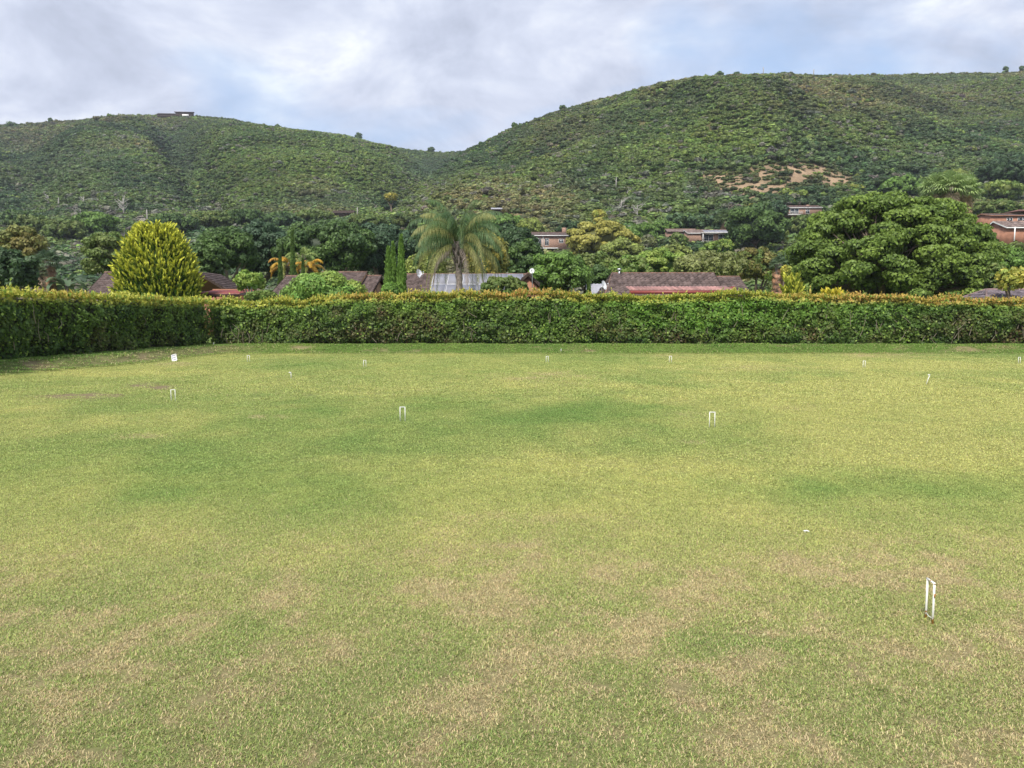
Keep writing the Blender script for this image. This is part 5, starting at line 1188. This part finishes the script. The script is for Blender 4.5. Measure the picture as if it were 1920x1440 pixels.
# dead trees and poles
dead_tree('many stemmed white dead tree on the left slope', 230, 371, 408, 300, 3, .45, 12, thick=1.3)
dead_tree('pale forked dead tree left of the golden conifer', 150, 392, 420, 240, 4, .5, 7)
dead_tree('thin grey pole above the golden conifer', 275, 393, 428, 235, 5, pole=True)
dead_tree('bleached leaning trunk on the left slope', 109, 370, 396, 320, 6, .15, 3)
dead_tree('small white snag among the scrub at the left', 90, 366, 384, 340, 7, .5, 5)
dead_tree('grey bare tree in scrub above the dark wood', 156, 370, 386, 330, 8, .6, 5)
dead_tree('thin white pole on the brown slope left of the tall palm', 670, 389, 408, 300, 9, pole=True)
dead_tree('white bare stem on the bright face of the right hill', 1155, 332, 354, 430, 10, .25, 3)
dead_tree('forked white stem low on the right hill', 1176, 354, 372, 400, 11, .5, 4)
dead_tree('grey leafless tree on the slope behind the golden dome tree', 1195, 384, 412, 300, 12, .6, 10)
dead_tree('silvery dead tree in the middle of the lower slope', 1165, 374, 402, 320, 13, .5, 10)
dead_tree('straight mast on the right hill skyline', 1431, 126, 140, 655, 14, pole=True, thick=.7)
dead_tree('short post on the right hill skyline', 1526, 130, 140, 660, 15, pole=True, thick=.8)
for i, (c_, t_, w_, Y_, lab) in enumerate([(22, 226, 20, 790, 'cluster of trees on the skyline at the left edge'), (94, 219, 8, 795, 'single small tree on the left skyline'), (672, 247, 12, 872, 'lone round tree on the skyline right of the left summit'), (520, 231, 7, 838, 'tiny tree on the falling left ridge line'),
                                    (965, 228, 9, 538, 'upright tree on the steep left edge of the right hill'), (1055, 195, 12, 560, 'small spreading tree on the rising right ridge'), (1350, 133, 14, 640, 'bushy tree at the left of the right hill plateau'), (1382, 133, 10, 645, 'flat little tree on the right hill plateau'),
                                    (1470, 132, 12, 656, 'pair of dark trees beside the skyline mast'), (1886, 122, 9, 724, 'pointed tree on the skyline near the right edge'), (1917, 121, 9, 728, 'tree on the skyline cut by the right edge'), (808, 274, 12, 898, 'low tree in the saddle between the hills')]):
    tree(lab, 'tree', c_, t_ + 1, t_ + 1 + w_ * 1.1, w_ * 1.15, Y_, 'dark', 'mid', name='skyline_tree', nlob=7, lobf=.5, nleaf=500, leaf=.9)

# slopes between the gardens and the hill: open woodland filler of low scrub
build_thicket()

# ------------------------------------------------------------------ croquet hoops, pegs, sign, litter
def hoop(label, x, y, rz, worn=False, w=.102, h=.305, r=.0075):
    root = thing('croquet_hoop', label, 'hoop', (x, y, gz(x, y)), rz, 'white croquet hoops standing on the lawn')
    m = M['worn_white_enamel'] if worn else M['white_paint']
    for s in (-1, 1):
        b = MB(); b.tube([(s * w / 2, 0, -.03), (s * w / 2, 0, h * .5), (s * w / 2, 0, h - r)], [r, r, r], 12); b.build('upright', m, root, smooth=True)
    b = MB(); b.tube([(-w / 2 - r, 0, h - r), (0, 0, h - r), (w / 2 + r, 0, h - r)], r, 12); b.build('crossbar', m, root, smooth=True)
    return root
def on_lawn(col, row):
    a, t = at_ratio(col, row); Y = -CAMH / t; return float(a * Y), float(Y)
p1 = on_lawn(1736, 1160); p2 = on_lawn(1748, 1170)
nh = hoop('nearest hoop seen almost edge on with rusty feet at the right', (p1[0] + p2[0]) / 2, (p1[1] + p2[1]) / 2, math.atan2(p1[1] - p2[1], p1[0] - p2[0]), True)
b = MB(); b.tube([(-.055, .0, .045), (0, .004, .038), (.055, 0, .05)], .0025, 6); b.build('tie', M['white_paint'], nh)
b = MB(); b.tube([(-.062, 0, .20), (-.066, 0, .225)], .005, 6); b.build('rust_flake', M['rust'], nh)
for (c_, r_, lab, rz) in [(755, 790, 'white hoop standing left of centre in the green band', .05), (1335, 801, 'white hoop right of centre beside small straw patches', -.06), (325, 752.5, 'white hoop at the left below the cracked bare turf', .12),
                          (684, 689, 'far hoop between the left corner and the centre', .3), (466, 678.5, 'leftmost far hoop close to the bank', .1), (1026, 680, 'far hoop at the centre just in front of the bank', .2),
                          (1257, 680, 'far hoop in front of the bank below the pink awning', -.1), (1620, 690, 'far hoop at the right below the broad tree', .25), (1911, 682, 'far hoop cut close to the right edge of the lawn', .2)]:
    x, y = on_lawn(c_, r_); hoop(lab, x, y, rz, r=.0075 if y < 25 else .0092, h=.305)
def peg(label, col, row, h, lean, flagw, cat='corner peg', name='corner_peg', r=.010):
    x, y = on_lawn(col, row); root = thing(name, label, cat, (x, y, gz(x, y)))
    b = MB(); e = np.array([lean * h, 0, h]); b.tube([(0, 0, -.03), e * .5, e], r, 8); b.build('stake', M['white_paint'], root)
    if flagw: b = MB(); b.box(e[0] - flagw, e[0] + .01, -.012, .012, e[2] - .012, e[2] + .02); b.build('marker', M['white_paint'], root)
peg('upright thin white corner peg with a small marker at the left of the far lawn', 546, 710, .21, -.02, .07)
peg('leaning thin white peg with a bent top at the right of the lawn', 1736, 721, .30, .36, .06)
def bankpeg(label, col, row, Y, h, name='marker_post'):
    x, _, z = P(col, row, Y); root = thing(name, label, 'marker post', (x, Y, gz(x, Y)))
    b = MB(); b.tube([(0, 0, -.05), (0, 0, h)], .015, 8); b.build('stake', M['white_paint'], root); b = MB(); b.tube([(0, 0, h), (0, 0, h + .02)], .02, 8); b.build('cap', M['white_paint'], root)
bankpeg('tiny white post on the bank at the far left corner', 401, 649, 43.9, .10); bankpeg('tiny white post on the bank near the centre hoop', 1052, 660, 43.4, .14)

def sign():
    Y = 36.4; x = P(326, 657, Y)[0]; xf = float(np.interp(Y, FOOT_Y, FOOT_X)); z = gz(x, Y)
    root = thing('notice_board', 'small white notice with three blue lines of text leaning askew on the bank', 'sign', (x, Y, z + .17)); W, H = .26, .36
    bd = MB(); v = []; rr = .03
    for (cx, cz, a0) in ((W / 2 - rr, H / 2 - rr, 0), (-W / 2 + rr, H / 2 - rr, 90), (-W / 2 + rr, -H / 2 + rr, 180), (W / 2 - rr, -H / 2 + rr, 270)):
        for k in range(5): a = R(a0 + k * 22.5); v.append((cx + rr * cos(a), cz + rr * sin(a)))
    n = len(v); V = [(p[0], -.012, p[1]) for p in v] + [(p[0], .012, p[1]) for p in v]
    bd.add(V, [(i, (i + 1) % n, n + (i + 1) % n, n + i) for i in range(n)], [(0, i, i + 1) for i in range(1, n - 1)] + [(n, n + i + 1, n + i) for i in range(1, n - 1)])
    o = bd.build('board', M['white_paint'], root); o.rotation_euler = (R(-20), R(-17), 0)
    g = np.random.RandomState(2)
    for (cz, x0, x1, hh) in ((.105, -.08, .06, .060), (.0, -.095, .09, .060), (-.10, -.085, .085, .060)):
        t = MB(); xx = x0
        while xx < x1:
            w = g.uniform(.014, .024); t.box(xx, xx + w * .62, -.016, -.0135, cz - hh / 2, cz + hh / 2)
            if g.rand() < .7: zz = cz + g.choice([-1, 0, 1]) * hh * .38; t.box(xx + w * .38, xx + w, -.016, -.0135, zz - .005, zz + .005)
            xx += w + .007
        t.build('text_line', M['blue_ink'], o)
    s = MB(); s.tube([(0, .03, -.35), (0, .03, .05)], .014, 8); p = s.build('stake', M['pale_bark'], root); p.rotation_euler = (R(-20), R(-17), 0)
sign()
def scrap():
    x, y = on_lawn(1511, 999); b = MB(); K = 9
    pts = [(-.02 + .05 * t, .024 * (1 - t) ** 1.5 - .01, .015 + .008 * sin(pi * t)) for t in np.linspace(0, 1, K)]
    V = []
    for i, p in enumerate(pts):
        w = .008 * sin(pi * (i + .6) / K) + .003; V += [(p[0] - w * .5, p[1] - w, p[2]), (p[0], p[1], p[2] + .006), (p[0] + w * .5, p[1] + w, p[2] + .002)]
    Q = []
    for i in range(K - 1):
        o = i * 3; Q += [(o, o + 1, o + 4, o + 3), (o + 1, o + 2, o + 5, o + 4)]
    b.add(V, Q); b.box(-.012, -.004, .0, .006, 0, .02)
    tag(b.build('fallen_feather', M['white_paint'], None, loc=(x, y, gz(x, y))), 'small curled white feather lying on the grass right of centre', 'feather')
scrap()

# ------------------------------------------------------------------ air
def haze():
    m, N, L = newmat('air'); v = N.new('ShaderNodeVolumePrincipled'); o = N.new('ShaderNodeOutputMaterial'); L.new(v.outputs[0], o.inputs['Volume'])
    v.inputs['Color'].default_value = (.80, .86, .95, 1); v.inputs['Density'].default_value = HAZE; v.inputs['Anisotropy'].default_value = .2
    b = MB(); b.box(-2800, 2800, -60, 1400, -60, 420); tag(b.build('haze', m), 'thin pale air over the valley and hills', None, kind='stuff')
HAZE = 0.00015
if HAZE: haze()
